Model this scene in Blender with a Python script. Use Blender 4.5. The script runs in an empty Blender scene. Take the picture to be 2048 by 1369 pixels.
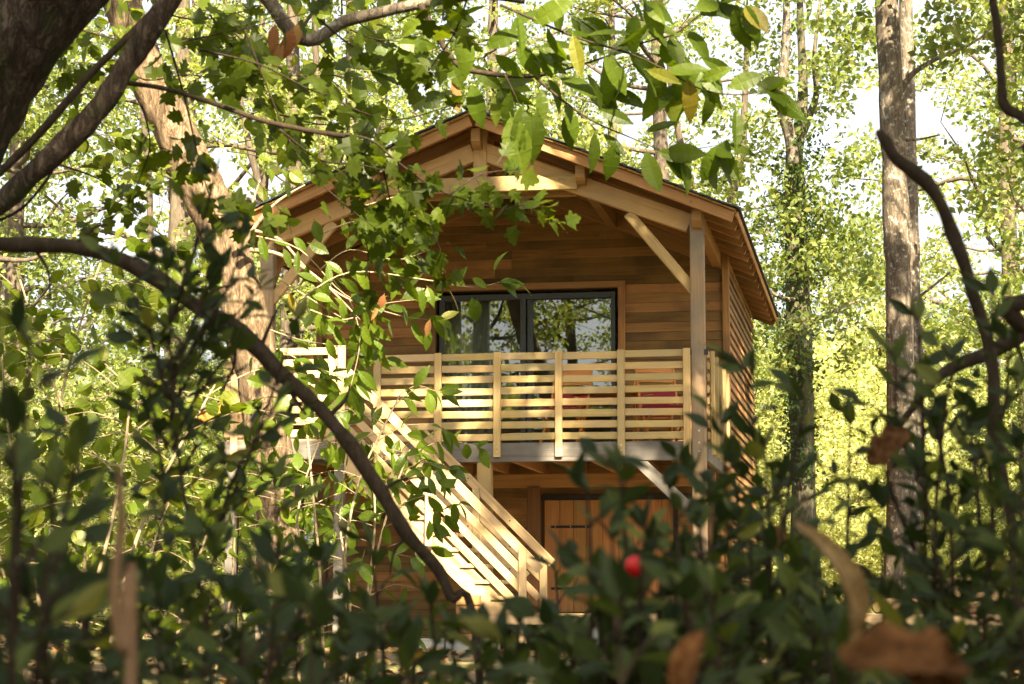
import bpy, bmesh, math, random
import numpy as np
from mathutils import Vector, Matrix, noise

rnd = random.Random(11)
npr = np.random.default_rng(5)
sc = bpy.context.scene
COL = sc.collection
R = math.radians

# ------------------------------------------------------------------ camera, sky, sun, exposure
EZ = 0.85                                   # eye height: the photographer crouches behind the broom shrubs
PITCH = math.atan((1210 - 684.5) / 4267.0)
cam_d = bpy.data.cameras.new('camera')
cam_d.lens = 75.0; cam_d.sensor_width = 36.0; cam_d.sensor_fit = 'HORIZONTAL'
cam_d.clip_start = 0.05; cam_d.clip_end = 2000
cam_d.dof.use_dof = True; cam_d.dof.focus_distance = 24.5; cam_d.dof.aperture_fstop = 15.0
cam = bpy.data.objects.new('camera', cam_d); COL.objects.link(cam)
cam.location = (0, 0, EZ); cam.rotation_euler = (math.pi / 2 + PITCH, 0, 0)
sc.camera = cam

TH = math.atan(742 / 4299.0)                # the cabin is turned a little to the view
UX = Vector((math.cos(TH), -math.sin(TH), 0)); VX = Vector((math.sin(TH), math.cos(TH), 0))
ORG = Vector((2.15627, 24.75435, 0))
SUN_EL = R(39); SUN_A = R(22)
SH = -VX * math.cos(SUN_A) + UX * math.sin(SUN_A)
SUN = Vector((SH.x * math.cos(SUN_EL), SH.y * math.cos(SUN_EL), math.sin(SUN_EL)))   # towards the sun

w = bpy.data.worlds.new('World'); sc.world = w; w.use_nodes = True
wn = w.node_tree.nodes; wl = w.node_tree.links
bg = wn['Background']; sky = wn.new('ShaderNodeTexSky'); sky.sky_type = 'NISHITA'
sky.sun_disc = False; sky.sun_elevation = SUN_EL; sky.sun_rotation = math.atan2(SH.x, SH.y)
sky.air_density = 1.0; sky.dust_density = 5.0; sky.ozone_density = 1.0
hz_ = wn.new('ShaderNodeHueSaturation'); hz_.inputs['Saturation'].default_value = 0.22      # a hazy, milky sky
wl.new(sky.outputs[0], hz_.inputs['Color']); wl.new(hz_.outputs[0], bg.inputs[0]); bg.inputs[1].default_value = 0.058
sun_d = bpy.data.lights.new('sun', 'SUN'); sun_d.energy = 5.0; sun_d.angle = R(0.53); sun_d.color = (1, 0.85, 0.58)
sun = bpy.data.objects.new('sun', sun_d); COL.objects.link(sun)
sun.rotation_euler = SUN.to_track_quat('Z', 'Y').to_euler(); sun.location = (0, -20, 40)
sc.view_settings.view_transform = 'Standard'; sc.view_settings.look = 'None'
sc.view_settings.exposure = 2.7; sc.view_settings.gamma = 1.0
sc.cycles.max_bounces = 8; sc.cycles.transmission_bounces = 6; sc.cycles.transparent_max_bounces = 12
sc.cycles.use_denoising = True

# ------------------------------------------------------------------ materials
def newmat(name):
    m = bpy.data.materials.new(name); m.use_nodes = True
    nt = m.node_tree; return m, nt, nt.nodes, nt.links, nt.nodes['Principled BSDF']
def mixrgb(N, L, fac, a, b, mode='MIX'):
    n = N.new('ShaderNodeMix'); n.data_type = 'RGBA'; n.blend_type = mode
    for sock, val in ((n.inputs[0], fac), (n.inputs[6], a), (n.inputs[7], b)):
        if hasattr(val, 'links'): L.new(val, sock)
        else: sock.default_value = val if not isinstance(val, tuple) else (*val, 1)
    return n.outputs[2]
def ramp(N, L, src, stops):
    n = N.new('ShaderNodeValToRGB'); e = n.color_ramp.elements
    while len(e) < len(stops): e.new(0.5)
    for el, (p, c) in zip(e, stops): el.position = p; el.color = (*c, 1)
    L.new(src, n.inputs[0]); return n.outputs[0]
def maths(N, L, op, a, b=0.0, c=None):
    n = N.new('ShaderNodeMath'); n.operation = op
    for i, val in enumerate((a, b, c)):
        if val is None: continue
        if hasattr(val, 'links'): L.new(val, n.inputs[i])
        else: n.inputs[i].default_value = val
    return n.outputs[0]
def wood(name, a, b, dark, rough=0.62, bump=0.25, var=0.45, weather=None, knots=0.5):
    """timber with the grain along local X; every board differs by its object's random number"""
    m, nt, N, L, P = newmat(name)
    tc = N.new('ShaderNodeTexCoord'); oi = N.new('ShaderNodeObjectInfo')
    off = N.new('ShaderNodeVectorMath'); off.operation = 'MULTIPLY_ADD'
    cmb = N.new('ShaderNodeCombineXYZ')
    for i in range(3): L.new(oi.outputs['Random'], cmb.inputs[i])
    L.new(cmb.outputs[0], off.inputs[0]); off.inputs[1].default_value = (37, 53, 71); L.new(tc.outputs['Object'], off.inputs[2])
    mp = N.new('ShaderNodeMapping'); mp.inputs['Scale'].default_value = (1.1, 26, 26); L.new(off.outputs[0], mp.inputs[0])
    g = N.new('ShaderNodeTexNoise'); g.inputs['Scale'].default_value = 1.0; g.inputs['Detail'].default_value = 6; g.inputs['Roughness'].default_value = .62
    g.inputs['Distortion'].default_value = 0.9; L.new(mp.outputs[0], g.inputs['Vector'])
    mp2 = N.new('ShaderNodeMapping'); mp2.inputs['Scale'].default_value = (1.3, 4, 4); L.new(off.outputs[0], mp2.inputs[0])
    g2 = N.new('ShaderNodeTexNoise'); g2.inputs['Scale'].default_value = 1.2; g2.inputs['Detail'].default_value = 3; L.new(mp2.outputs[0], g2.inputs['Vector'])
    c = ramp(N, L, g.outputs[0], [(0.28, dark), (0.45, a), (0.68, b)])
    c = mixrgb(N, L, ramp(N, L, g2.outputs[0], [(0.3, (0, 0, 0)), (0.7, (1, 1, 1))]), c, mixrgb(N, L, 0.6, c, b))
    v = N.new('ShaderNodeTexVoronoi'); v.inputs['Scale'].default_value = 2.6; L.new(off.outputs[0], v.inputs['Vector'])
    kn = ramp(N, L, v.outputs['Distance'], [(0.035, (1, 1, 1)), (0.075, (0, 0, 0))])
    c = mixrgb(N, L, maths(N, L, 'MULTIPLY', kn, knots), c, dark)
    if weather:
        wn_ = N.new('ShaderNodeTexNoise'); wn_.inputs['Scale'].default_value = 1.7; wn_.inputs['Detail'].default_value = 5; L.new(off.outputs[0], wn_.inputs['Vector'])
        c = mixrgb(N, L, ramp(N, L, wn_.outputs[0], [(0.42, (0, 0, 0)), (0.66, (1, 1, 1))]), c, weather)
    hsv = N.new('ShaderNodeHueSaturation'); L.new(c, hsv.inputs['Color'])
    L.new(maths(N, L, 'MULTIPLY_ADD', oi.outputs['Random'], var, 1 - var / 2), hsv.inputs['Value'])
    L.new(maths(N, L, 'MULTIPLY_ADD', oi.outputs['Random'], -0.02, 0.51), hsv.inputs['Hue'])
    L.new(hsv.outputs[0], P.inputs['Base Color']); P.inputs['Roughness'].default_value = rough
    P.inputs['Specular IOR Level'].default_value = 0.3
    bp = N.new('ShaderNodeBump'); bp.inputs['Strength'].default_value = bump; bp.inputs['Distance'].default_value = 0.006
    L.new(g.outputs[0], bp.inputs['Height']); L.new(bp.outputs[0], P.inputs['Normal'])
    return m
def leafmat(name, stops, trans, tcol, rough=0.42, spec=0.35, hue=0.03):
    m, nt, N, L, P = newmat(name)
    oi = N.new('ShaderNodeObjectInfo'); ge = N.new('ShaderNodeNewGeometry')
    s = maths(N, L, 'FRACT', maths(N, L, 'ADD', oi.outputs['Random'], ge.outputs['Random Per Island']))
    c = ramp(N, L, s, stops)
    tc = N.new('ShaderNodeTexCoord'); nz = N.new('ShaderNodeTexNoise'); nz.inputs['Scale'].default_value = 22; nz.inputs['Detail'].default_value = 3
    L.new(tc.outputs['Object'], nz.inputs['Vector'])
    hs = N.new('ShaderNodeHueSaturation'); L.new(c, hs.inputs['Color'])
    L.new(maths(N, L, 'MULTIPLY_ADD', nz.outputs[0], 0.7, 0.65), hs.inputs['Value'])
    L.new(maths(N, L, 'MULTIPLY_ADD', s, hue, 0.5 - hue / 2), hs.inputs['Hue'])
    L.new(hs.outputs[0], P.inputs['Base Color']); P.inputs['Roughness'].default_value = rough; P.inputs['Specular IOR Level'].default_value = spec
    tr = N.new('ShaderNodeBsdfTranslucent')
    L.new(mixrgb(N, L, 1.0, hs.outputs[0], tcol, 'MULTIPLY'), tr.inputs['Color'])
    mx = N.new('ShaderNodeMixShader'); mx.inputs[0].default_value = trans
    L.new(P.outputs[0], mx.inputs[1]); L.new(tr.outputs[0], mx.inputs[2]); L.new(mx.outputs[0], N['Material Output'].inputs[0])
    return m
def bark(name, stops, scale=6.0, bump=0.8, lichen=None, moss=None, stretch=0.22):
    m, nt, N, L, P = newmat(name)
    tc = N.new('ShaderNodeTexCoord'); mp = N.new('ShaderNodeMapping'); mp.inputs['Scale'].default_value = (1, 1, stretch); L.new(tc.outputs['Object'], mp.inputs[0])
    n1 = N.new('ShaderNodeTexNoise'); n1.inputs['Scale'].default_value = scale * 2; n1.inputs['Detail'].default_value = 8; n1.inputs['Roughness'].default_value = .68; n1.inputs['Distortion'].default_value = .6; L.new(mp.outputs[0], n1.inputs['Vector'])
    v = N.new('ShaderNodeTexVoronoi'); v.feature = 'DISTANCE_TO_EDGE'; v.inputs['Scale'].default_value = scale * 3.4
    wa = N.new('ShaderNodeVectorMath'); wa.operation = 'MULTIPLY_ADD'; L.new(n1.outputs['Color'], wa.inputs[0]); wa.inputs[1].default_value = (.16, .16, .16); L.new(mp.outputs[0], wa.inputs[2]); L.new(wa.outputs[0], v.inputs['Vector'])
    h = maths(N, L, 'ADD', n1.outputs[0], maths(N, L, 'MULTIPLY', maths(N, L, 'MINIMUM', v.outputs['Distance'], 0.16), 0.9))
    c = ramp(N, L, h, stops)
    if lichen:
        n2 = N.new('ShaderNodeTexNoise'); n2.inputs['Scale'].default_value = 14; n2.inputs['Detail'].default_value = 6; L.new(tc.outputs['Object'], n2.inputs['Vector'])
        c = mixrgb(N, L, ramp(N, L, n2.outputs[0], [(0.56, (0, 0, 0)), (0.66, (.75, .75, .75))]), c, lichen)
    if moss:
        n3 = N.new('ShaderNodeTexNoise'); n3.inputs['Scale'].default_value = 9; n3.inputs['Detail'].default_value = 8; L.new(tc.outputs['Object'], n3.inputs['Vector'])
        c = mixrgb(N, L, ramp(N, L, n3.outputs[0], [(0.5, (0, 0, 0)), (0.62, (.9, .9, .9))]), c, moss)
    L.new(c, P.inputs['Base Color']); P.inputs['Roughness'].default_value = 0.9; P.inputs['Specular IOR Level'].default_value = 0.15
    bp = N.new('ShaderNodeBump'); bp.inputs['Strength'].default_value = bump; bp.inputs['Distance'].default_value = 0.03
    L.new(h, bp.inputs['Height']); L.new(bp.outputs[0], P.inputs['Normal'])
    return m
def plain(name, col, rough=0.5, metal=0.0, var=0.25, scale=8):
    m, nt, N, L, P = newmat(name)
    tc = N.new('ShaderNodeTexCoord'); n1 = N.new('ShaderNodeTexNoise'); n1.inputs['Scale'].default_value = scale; n1.inputs['Detail'].default_value = 5
    L.new(tc.outputs['Object'], n1.inputs['Vector'])
    c = mixrgb(N, L, n1.outputs[0], tuple(x * (1 - var) for x in col), tuple(min(1, x * (1 + var)) for x in col))
    L.new(c, P.inputs['Base Color']); P.inputs['Roughness'].default_value = rough; P.inputs['Metallic'].default_value = metal
    return m
M = {}
M['siding'] = wood('siding_wood', (0.26, 0.128, 0.036), (0.36, 0.195, 0.066), (0.11, 0.05, 0.015), var=0.8, weather=(0.16, 0.088, 0.034))
M['rafter'] = wood('rafter_wood', (0.27, 0.142, 0.048), (0.35, 0.20, 0.074), (0.14, 0.067, 0.021), var=0.4)
M['oak'] = wood('oak_frame_wood', (0.42, 0.265, 0.105), (0.51, 0.34, 0.15), (0.24, 0.14, 0.055), var=0.3, weather=(0.32, 0.215, 0.105))
M['post'] = wood('weathered_post_wood', (0.32, 0.20, 0.10), (0.40, 0.27, 0.15), (0.17, 0.10, 0.05), var=0.2, weather=(0.20, 0.165, 0.13))
M['rail'] = wood('pale_rail_wood', (0.47, 0.315, 0.115), (0.56, 0.40, 0.175), (0.32, 0.195, 0.065), var=0.35, knots=0.8, weather=(0.42, 0.31, 0.16))
M['stair'] = wood('stair_wood', (0.43, 0.295, 0.145), (0.51, 0.37, 0.205), (0.29, 0.185, 0.085), var=0.35)
M['grey'] = wood('grey_weathered_wood', (0.13, 0.115, 0.10), (0.20, 0.18, 0.155), (0.06, 0.05, 0.043), var=0.15, weather=(0.10, 0.09, 0.08))
M['doorwood'] = wood('door_plank_wood', (0.36, 0.165, 0.05), (0.45, 0.23, 0.08), (0.20, 0.085, 0.026), var=0.4)
M['dkbatten'] = wood('dark_plank', (0.12, 0.06, 0.025), (0.18, 0.09, 0.04), (0.06, 0.03, 0.012))
M['core'] = plain('wall_core', (0.10, 0.055, 0.025), 0.9)
M['plaster'] = plain('interior_plaster', (0.42, 0.38, 0.32), 0.9, var=.06)
M['roofing'] = plain('slate_roofing', (0.035, 0.045, 0.05), 0.55, var=.5, scale=5)
M['alu'] = plain('dark_aluminium', (0.025, 0.03, 0.034), 0.4, 0.0, var=.1)
M['black'] = plain('black_iron', (0.012, 0.012, 0.012), 0.5)
M['steel'] = plain('bolt_steel', (0.55, 0.55, 0.52), 0.35, 0.9)
M['curtain'] = plain('curtain_cloth', (0.55, 0.54, 0.48), 0.9, var=.1)
M['red'] = plain('red_canvas', (0.30, 0.02, 0.03), 0.8, var=.25)
M['orange'] = wood('varnished_orange_wood', (0.55, 0.20, 0.035), (0.62, 0.27, 0.06), (0.40, 0.13, 0.02), var=.2, rough=.4)
M['lamp'] = plain('opal_glass', (0.75, 0.72, 0.66), 0.3, var=.03)
M['stone'] = plain('concrete_block', (0.27, 0.26, 0.25), 0.95, var=.4, scale=14)
m, nt, N, L, P = newmat('window_glass')
fr = N.new('ShaderNodeFresnel'); fr.inputs[0].default_value = 1.75
gl = N.new('ShaderNodeBsdfGlossy'); gl.inputs['Roughness'].default_value = 0.01; gl.inputs['Color'].default_value = (.95, .97, .96, 1)
tp = N.new('ShaderNodeBsdfTransparent'); tp.inputs[0].default_value = (.80, .84, .82, 1)
mx = N.new('ShaderNodeMixShader'); L.new(fr.outputs[0], mx.inputs[0]); L.new(tp.outputs[0], mx.inputs[1]); L.new(gl.outputs[0], mx.inputs[2]); L.new(mx.outputs[0], N['Material Output'].inputs[0])
M['glass'] = m
M['ruscus'] = leafmat('broom_leaf', [(0, (0.022, 0.036, 0.016)), (0.45, (0.036, 0.054, 0.018)), (0.75, (0.070, 0.088, 0.022)), (0.93, (0.11, 0.125, 0.03)), (1, (0.20, 0.17, 0.04))], 0.25, (1.6, 1.8, .6), rough=0.5, spec=0.22, hue=.02)
M['maple'] = leafmat('maple_leaf', [(0, (0.040, 0.062, 0.006)), (0.7, (0.058, 0.085, 0.007)), (1, (0.095, 0.115, 0.010))], 0.55, (1.7, 1.6, .3), hue=.03)
M['chestnut'] = leafmat('chestnut_leaf', [(0, (0.055, 0.092, 0.008)), (0.6, (0.080, 0.125, 0.010)), (0.95, (0.13, 0.165, 0.014)), (1, (0.20, 0.14, 0.02))], 0.5, (1.7, 1.7, .35), hue=.03)
M['hazel'] = leafmat('hazel_leaf', [(0, (0.065, 0.105, 0.010)), (0.6, (0.100, 0.145, 0.012)), (1, (0.17, 0.175, 0.018))], 0.5, (1.7, 1.65, .35), hue=.03)
M['far'] = leafmat('oak_foliage', [(0, (0.085, 0.125, 0.036)), (0.5, (0.13, 0.17, 0.046)), (0.85, (0.20, 0.23, 0.065)), (1, (0.27, 0.23, 0.085))], 0.5, (1.7, 1.7, .7), rough=.5, hue=.03)
M['far2'] = leafmat('pale_oak_foliage', [(0, (0.15, 0.19, 0.055)), (0.5, (0.21, 0.25, 0.07)), (1, (0.30, 0.30, 0.10))], 0.5, (1.7, 1.7, .7), rough=.5, hue=.03)
M['ivy'] = leafmat('ivy_foliage', [(0, (0.035, 0.065, 0.022)), (1, (0.07, 0.11, 0.03))], 0.3, (1.5, 1.6, .5), rough=.4)
M['dead'] = leafmat('dead_leaf', [(0, (0.22, 0.10, 0.035)), (1, (0.34, 0.19, 0.075))], 0.35, (1.4, 1.1, .7), rough=.7, spec=.15)
def withered(name, a, b, c, trans=.3):
    m, nt, N, L, P = newmat(name)
    tc = N.new('ShaderNodeTexCoord'); n1 = N.new('ShaderNodeTexNoise'); n1.inputs['Scale'].default_value = 5; n1.inputs['Detail'].default_value = 7; n1.inputs['Roughness'].default_value = .65; L.new(tc.outputs['Object'], n1.inputs['Vector'])
    col = ramp(N, L, n1.outputs[0], [(0.34, a), (0.5, b), (0.66, c)])
    sx = N.new('ShaderNodeSeparateXYZ'); L.new(tc.outputs['Object'], sx.inputs[0]); ax = maths(N, L, 'ABSOLUTE', sx.outputs[0])
    vein = maths(N, L, 'ABSOLUTE', maths(N, L, 'SINE', maths(N, L, 'MULTIPLY', maths(N, L, 'SUBTRACT', sx.outputs[1], maths(N, L, 'MULTIPLY', ax, .9)), 42)))
    vm = maths(N, L, 'LESS_THAN', maths(N, L, 'MINIMUM', vein, maths(N, L, 'MULTIPLY', ax, 14)), .16)
    col = mixrgb(N, L, maths(N, L, 'MULTIPLY', vm, .6), col, c)
    L.new(col, P.inputs['Base Color']); P.inputs['Roughness'].default_value = .65; P.inputs['Specular IOR Level'].default_value = .2
    bp = N.new('ShaderNodeBump'); bp.inputs['Strength'].default_value = .6; bp.inputs['Distance'].default_value = .01; L.new(n1.outputs[0], bp.inputs['Height']); L.new(bp.outputs[0], P.inputs['Normal'])
    tr = N.new('ShaderNodeBsdfTranslucent'); L.new(col, tr.inputs[0]); mx = N.new('ShaderNodeMixShader'); mx.inputs[0].default_value = trans
    L.new(P.outputs[0], mx.inputs[1]); L.new(tr.outputs[0], mx.inputs[2]); L.new(mx.outputs[0], N['Material Output'].inputs[0]); return m
M['deadtan'] = withered('tan_dead_leaf', (0.22, 0.12, 0.045), (0.42, 0.27, 0.12), (0.56, 0.40, 0.21))
M['deadbrown'] = withered('brown_dead_leaf', (0.05, 0.020, 0.008), (0.15, 0.06, 0.018), (0.25, 0.12, 0.045))
M['yellow'] = leafmat('yellow_leaf', [(0, (0.5, 0.26, 0.02)), (1, (0.55, 0.33, 0.03))], 0.4, (1.3, 1.1, .5), rough=.6, spec=.2)
M['litter'] = leafmat('leaf_litter', [(0, (0.10, 0.055, 0.025)), (0.6, (0.22, 0.12, 0.05)), (1, (0.32, 0.21, 0.10))], 0.15, (1.3, 1.1, .7), rough=.8, spec=.1)
M['berry'] = plain('red_berry', (0.62, 0.008, 0.012), 0.16, var=.06)
M['bark_oak'] = bark('oak_bark', [(0.35, (0.045, 0.035, 0.027)), (0.6, (0.135, 0.108, 0.082)), (0.85, (0.26, 0.22, 0.175))], 7, lichen=(0.40, 0.385, 0.33))
M['bark_pale'] = bark('pale_bark', [(0.35, (0.05, 0.033, 0.021)), (0.58, (0.19, 0.13, 0.08)), (0.85, (0.40, 0.30, 0.20))], 9, bump=1.0)
M['bark_moss'] = bark('mossy_bark', [(0.35, (0.02, 0.014, 0.01)), (0.6, (0.08, 0.055, 0.04)), (0.85, (0.20, 0.15, 0.115))], 12, moss=(0.045, 0.055, 0.018), bump=1.0)
M['bark_far'] = bark('far_bark', [(0.3, (0.04, 0.03, 0.022)), (0.6, (0.09, 0.07, 0.05)), (0.9, (0.17, 0.135, 0.095))], 5)
M['bark_ivy'] = bark('ivied_bark', [(0.35, (0.035, 0.03, 0.02)), (0.6, (0.10, 0.085, 0.055)), (0.85, (0.20, 0.17, 0.11))], 8, moss=(0.05, 0.07, 0.025))
M['twig'] = bark('dark_twig', [(0.3, (0.020, 0.014, 0.010)), (0.6, (0.055, 0.038, 0.026)), (0.9, (0.11, 0.08, 0.055))], 40, bump=.5, stretch=.6)
M['palestem'] = bark('pale_stem', [(0.3, (0.20, 0.14, 0.085)), (0.6, (0.36, 0.27, 0.17)), (0.9, (0.5, 0.39, 0.26))], 40, bump=.4, stretch=.5)
M['log'] = bark('log_bark', [(0.35, (0.06, 0.035, 0.02)), (0.6, (0.17, 0.105, 0.06)), (0.85, (0.32, 0.22, 0.14))], 12)
M['drystem'] = bark('dry_stem', [(0.3, (0.13, 0.075, 0.04)), (0.6, (0.25, 0.15, 0.09)), (0.9, (0.36, 0.24, 0.155))], 30, bump=.3)

# ------------------------------------------------------------------ object helpers
def link(o, parent=None):
    COL.objects.link(o)
    if parent is not None: o.parent = parent
    return o
def mesh(name, verts, faces, mat, smooth=False):
    me = bpy.data.meshes.new(name); me.from_pydata([tuple(v) for v in verts], [], faces)
    me.materials.append(mat)
    if smooth: me.polygons.foreach_set('use_smooth', [True] * len(me.polygons))
    me.update(); return me
def obj(name, me, parent=None): return link(bpy.data.objects.new(name, me), parent)
def tag(o, label, cat, group=None, kind=None):
    o['label'] = label
    if cat: o['category'] = cat
    if group: o['group'] = group
    if kind: o['kind'] = kind
    return o
def empty(name, loc=(0, 0, 0), parent=None, rz=0.0):
    o = bpy.data.objects.new(name, None); o.location = loc; o.rotation_euler = (0, 0, rz); o.empty_display_size = .2
    return link(o, parent)
_prism = {}
def prism_mesh(L, w, h, mat, ch=0.005):
    k = (round(L, 3), round(w, 3), round(h, 3), mat.name)
    if k in _prism: return _prism[k]
    a, b = w / 2, h / 2; c = min(ch, a * .4, b * .4)
    sec = [(-a + c, -b), (a - c, -b), (a, -b + c), (a, b - c), (a - c, b), (-a + c, b), (-a, b - c), (-a, -b + c)]
    vs = [(x, y, z) for x in (-L / 2, L / 2) for y, z in sec]
    fs = [tuple(range(7, -1, -1)), tuple(range(8, 16))] + [(i, (i + 1) % 8, 8 + (i + 1) % 8, 8 + i) for i in range(8)]
    _prism[k] = mesh('board', vs, fs, mat); return _prism[k]
def board(name, parent, mat, p0, p1, w, h, up=(0, 0, 1), ch=0.005):
    """straight timber from p0 to p1; h is measured along up, w across it"""
    p0, p1, up = Vector(p0), Vector(p1), Vector(up)
    x = p1 - p0; L = x.length; x.normalize(); y = up.cross(x).normalized(); z = x.cross(y)
    o = obj(name, prism_mesh(L, w, h, M[mat], ch), parent)
    mm = Matrix((x, y, z)).transposed().to_4x4(); mm.translation = (p0 + p1) / 2
    o.matrix_local = mm
    return o
def poly(name, parent, mat, pts, d):
    """flat polygon pts extruded along the vector d"""
    n = len(pts); d = Vector(d); vs = [Vector(p) for p in pts] + [Vector(p) + d for p in pts]
    fs = [tuple(range(n)), tuple(range(2 * n - 1, n - 1, -1))] + [(i, n + i, n + (i + 1) % n, (i + 1) % n) for i in range(n)]
    me = mesh(name, vs, fs, M[mat])
    bm = bmesh.new(); bm.from_mesh(me); bmesh.ops.recalc_face_normals(bm, faces=bm.faces); bm.to_mesh(me); bm.free()
    return obj(name, me, parent)
def spline(pts, per=6):
    """Catmull-Rom through pts, each (Vector, radius)"""
    P = [Vector(p[0]) for p in pts]; r = [p[1] for p in pts]; out = []
    for i in range(len(P) - 1):
        a, b, c, d = P[max(0, i - 1)], P[i], P[i + 1], P[min(len(P) - 1, i + 2)]
        for k in range(per):
            t = k / per
            q = 0.5 * ((2 * b) + (c - a) * t + (2 * a - 5 * b + 4 * c - d) * t * t + (3 * b - a - 3 * c + d) * t ** 3)
            out.append((q, r[i] * (1 - t) + r[i + 1] * t))
    out.append((P[-1], r[-1])); return out
def tube_data(pts, n=8, rough=0.0, seed=0.0, freq=3.0):
    vs, fs = [], []; prev = None
    for i, (p, r) in enumerate(pts):
        t = (pts[min(i + 1, len(pts) - 1)][0] - pts[max(i - 1, 0)][0]).normalized()
        if prev is None: a = t.orthogonal().normalized()
        else: a = (prev - t * prev.dot(t)).normalized()
        prev = a; b = t.cross(a)
        for k in range(n):
            an = 2 * math.pi * k / n; d = a * math.cos(an) + b * math.sin(an)
            rr = r
            if rough: rr *= 1 + rough * noise.noise((p + d * r * 2) * freq + Vector((seed, seed, seed))) + rough * .8 * noise.noise(p * freq * .45 + Vector((seed, 0, 3)))
            vs.append(p + d * rr)
    for i in range(len(pts) - 1):
        for k in range(n): fs.append((i * n + k, i * n + (k + 1) % n, (i + 1) * n + (k + 1) % n, (i + 1) * n + k))
    m0 = len(vs); vs.append(pts[0][0]); vs.append(pts[-1][0]); e = (len(pts) - 1) * n
    for k in range(n): fs.append((m0, (k + 1) % n, k)); fs.append((m0 + 1, e + k, e + (k + 1) % n))
    return vs, fs
def tube(name, parent, mat, pts, n=8, rough=0.0, per=6, freq=3.0, base=None):
    base = Vector(base) if base is not None else Vector((0, 0, 0))
    v, f = tube_data(spline([(Vector(p) - base, r) for p, r in pts], per), n, rough, rnd.random() * 50, freq)
    return obj(name, mesh(name, v, f, M[mat], True), parent)
RT, FW, UP = Vector((1, 0, 0)), Vector((0, math.cos(PITCH), math.sin(PITCH))), Vector((0, -math.sin(PITCH), math.cos(PITCH)))
def at(x, y, d):                                            # survey of the photograph: pixel + measured distance -> place
    return Vector((0, 0, EZ)) + (FW + RT * ((x - 1024) / 4267) - UP * ((y - 684.5) / 4267)) * d
def ground_z(x, y):
    s = min(1, max(0, (y - 6) / 14)); s = s * s * (3 - 2 * s)
    far = max(0, y - 34) * 0.018
    return 0.33 * s + far + 0.05 * noise.noise(Vector((x * .35, y * .35, 0)))
def house(u, v, z): return ORG + UX * u + VX * v + Vector((0, 0, z))

# ------------------------------------------------------------------ the ground
nx = 90; xs = [(-1 + 2 * i / nx) for i in range(nx + 1)]; xs = [160 * s * abs(s) ** .9 for s in xs]
ys = [22 + 170 * s * abs(s) ** .9 for s in [(-1 + 2 * i / nx) for i in range(nx + 1)]]
vs = [(x, y, ground_z(x, y)) for y in ys for x in xs]
fs = [(j * (nx + 1) + i, j * (nx + 1) + i + 1, (j + 1) * (nx + 1) + i + 1, (j + 1) * (nx + 1) + i) for j in range(nx) for i in range(nx)]
m, nt, N, L, P = newmat('forest_floor')
tc = N.new('ShaderNodeTexCoord'); n1 = N.new('ShaderNodeTexNoise'); n1.inputs['Scale'].default_value = 5; n1.inputs['Detail'].default_value = 9; L.new(tc.outputs['Object'], n1.inputs['Vector'])
n2 = N.new('ShaderNodeTexNoise'); n2.inputs['Scale'].default_value = .25; n2.inputs['Detail'].default_value = 4; L.new(tc.outputs['Object'], n2.inputs['Vector'])
c1 = ramp(N, L, n1.outputs[0], [(0.3, (0.05, 0.03, 0.015)), (0.55, (0.16, 0.095, 0.045)), (0.75, (0.28, 0.19, 0.10))])
c2 = ramp(N, L, n1.outputs[0], [(0.3, (0.05, 0.06, 0.015)), (0.7, (0.17, 0.17, 0.05))])
L.new(mixrgb(N, L, ramp(N, L, n2.outputs[0], [(0.42, (0, 0, 0)), (0.6, (1, 1, 1))]), c1, c2), P.inputs['Base Color']); P.inputs['Roughness'].default_value = .95
bp = N.new('ShaderNodeBump'); bp.inputs['Strength'].default_value = .8; bp.inputs['Distance'].default_value = .05; L.new(n1.outputs[0], bp.inputs['Height']); L.new(bp.outputs[0], P.inputs['Normal'])
tag(obj('ground', mesh('ground', vs, fs, m, True)), 'brown forest floor strewn with fallen leaves', None, kind='structure')

# ------------------------------------------------------------------ the cabin (local axes: x along the front, y into the house, z up)
cabin = empty('cabin', ORG, rz=-TH)
tag(cabin, 'two-storey wooden cabin with gable roof, balcony and outside stair', 'cabin')
WV = 2.9; WB = 8.8; UL, UR = -5.35, 0.18; UC = -2.6; DZ = 2.745
RF, RB = -0.35, 9.25                                       # roof front and back
SL = 0.415
def roof_z(u): return 6.735 - SL * abs(u - UC)

def sub(intervals, a, b):
    out = []
    for s, e in intervals:
        if b <= s or a >= e: out.append((s, e))
        else:
            if a - s > .02: out.append((s, a))
            if e - b > .02: out.append((b, e))
    return out
def pieces(s, e, lo=1.1, hi=2.9):
    cuts = [s]
    while e - cuts[-1] > hi:
        cuts.append(cuts[-1] + rnd.uniform(lo, hi))
        if e - cuts[-1] < .5: cuts.pop()
        if len(cuts) > 8: break
    return list(zip(cuts, cuts[1:] + [e]))

# front wall with its boards
fw = empty('front_wall', parent=cabin)
DU0, DU1, DZ1 = -3.72, -1.27, 5.0
LU0, LU1, LZ0, LZ1 = -2.27, -0.56, 0.74, 2.28
poly('wall_core', fw, 'core', [(UL + .05, WV + .06, .2), (LU0, WV + .06, .2), (LU0, WV + .06, LZ1), (LU1, WV + .06, LZ1), (LU1, WV + .06, .2), (UR - .05, WV + .06, .2), (UR - .05, WV + .06, DZ), (UL + .05, WV + .06, DZ)], (0, .12, 0))
top = lambda u: roof_z(u) - .24
poly('wall_core', fw, 'core', [(UL + .05, WV + .06, DZ), (DU0, WV + .06, DZ), (DU0, WV + .06, DZ1), (DU1, WV + .06, DZ1), (DU1, WV + .06, DZ), (UR - .05, WV + .06, DZ), (UR - .05, WV + .06, top(UR)), (UC, WV + .06, top(UC)), (UL + .05, WV + .06, top(UL))], (0, .12, 0))
z = 0.30
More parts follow.
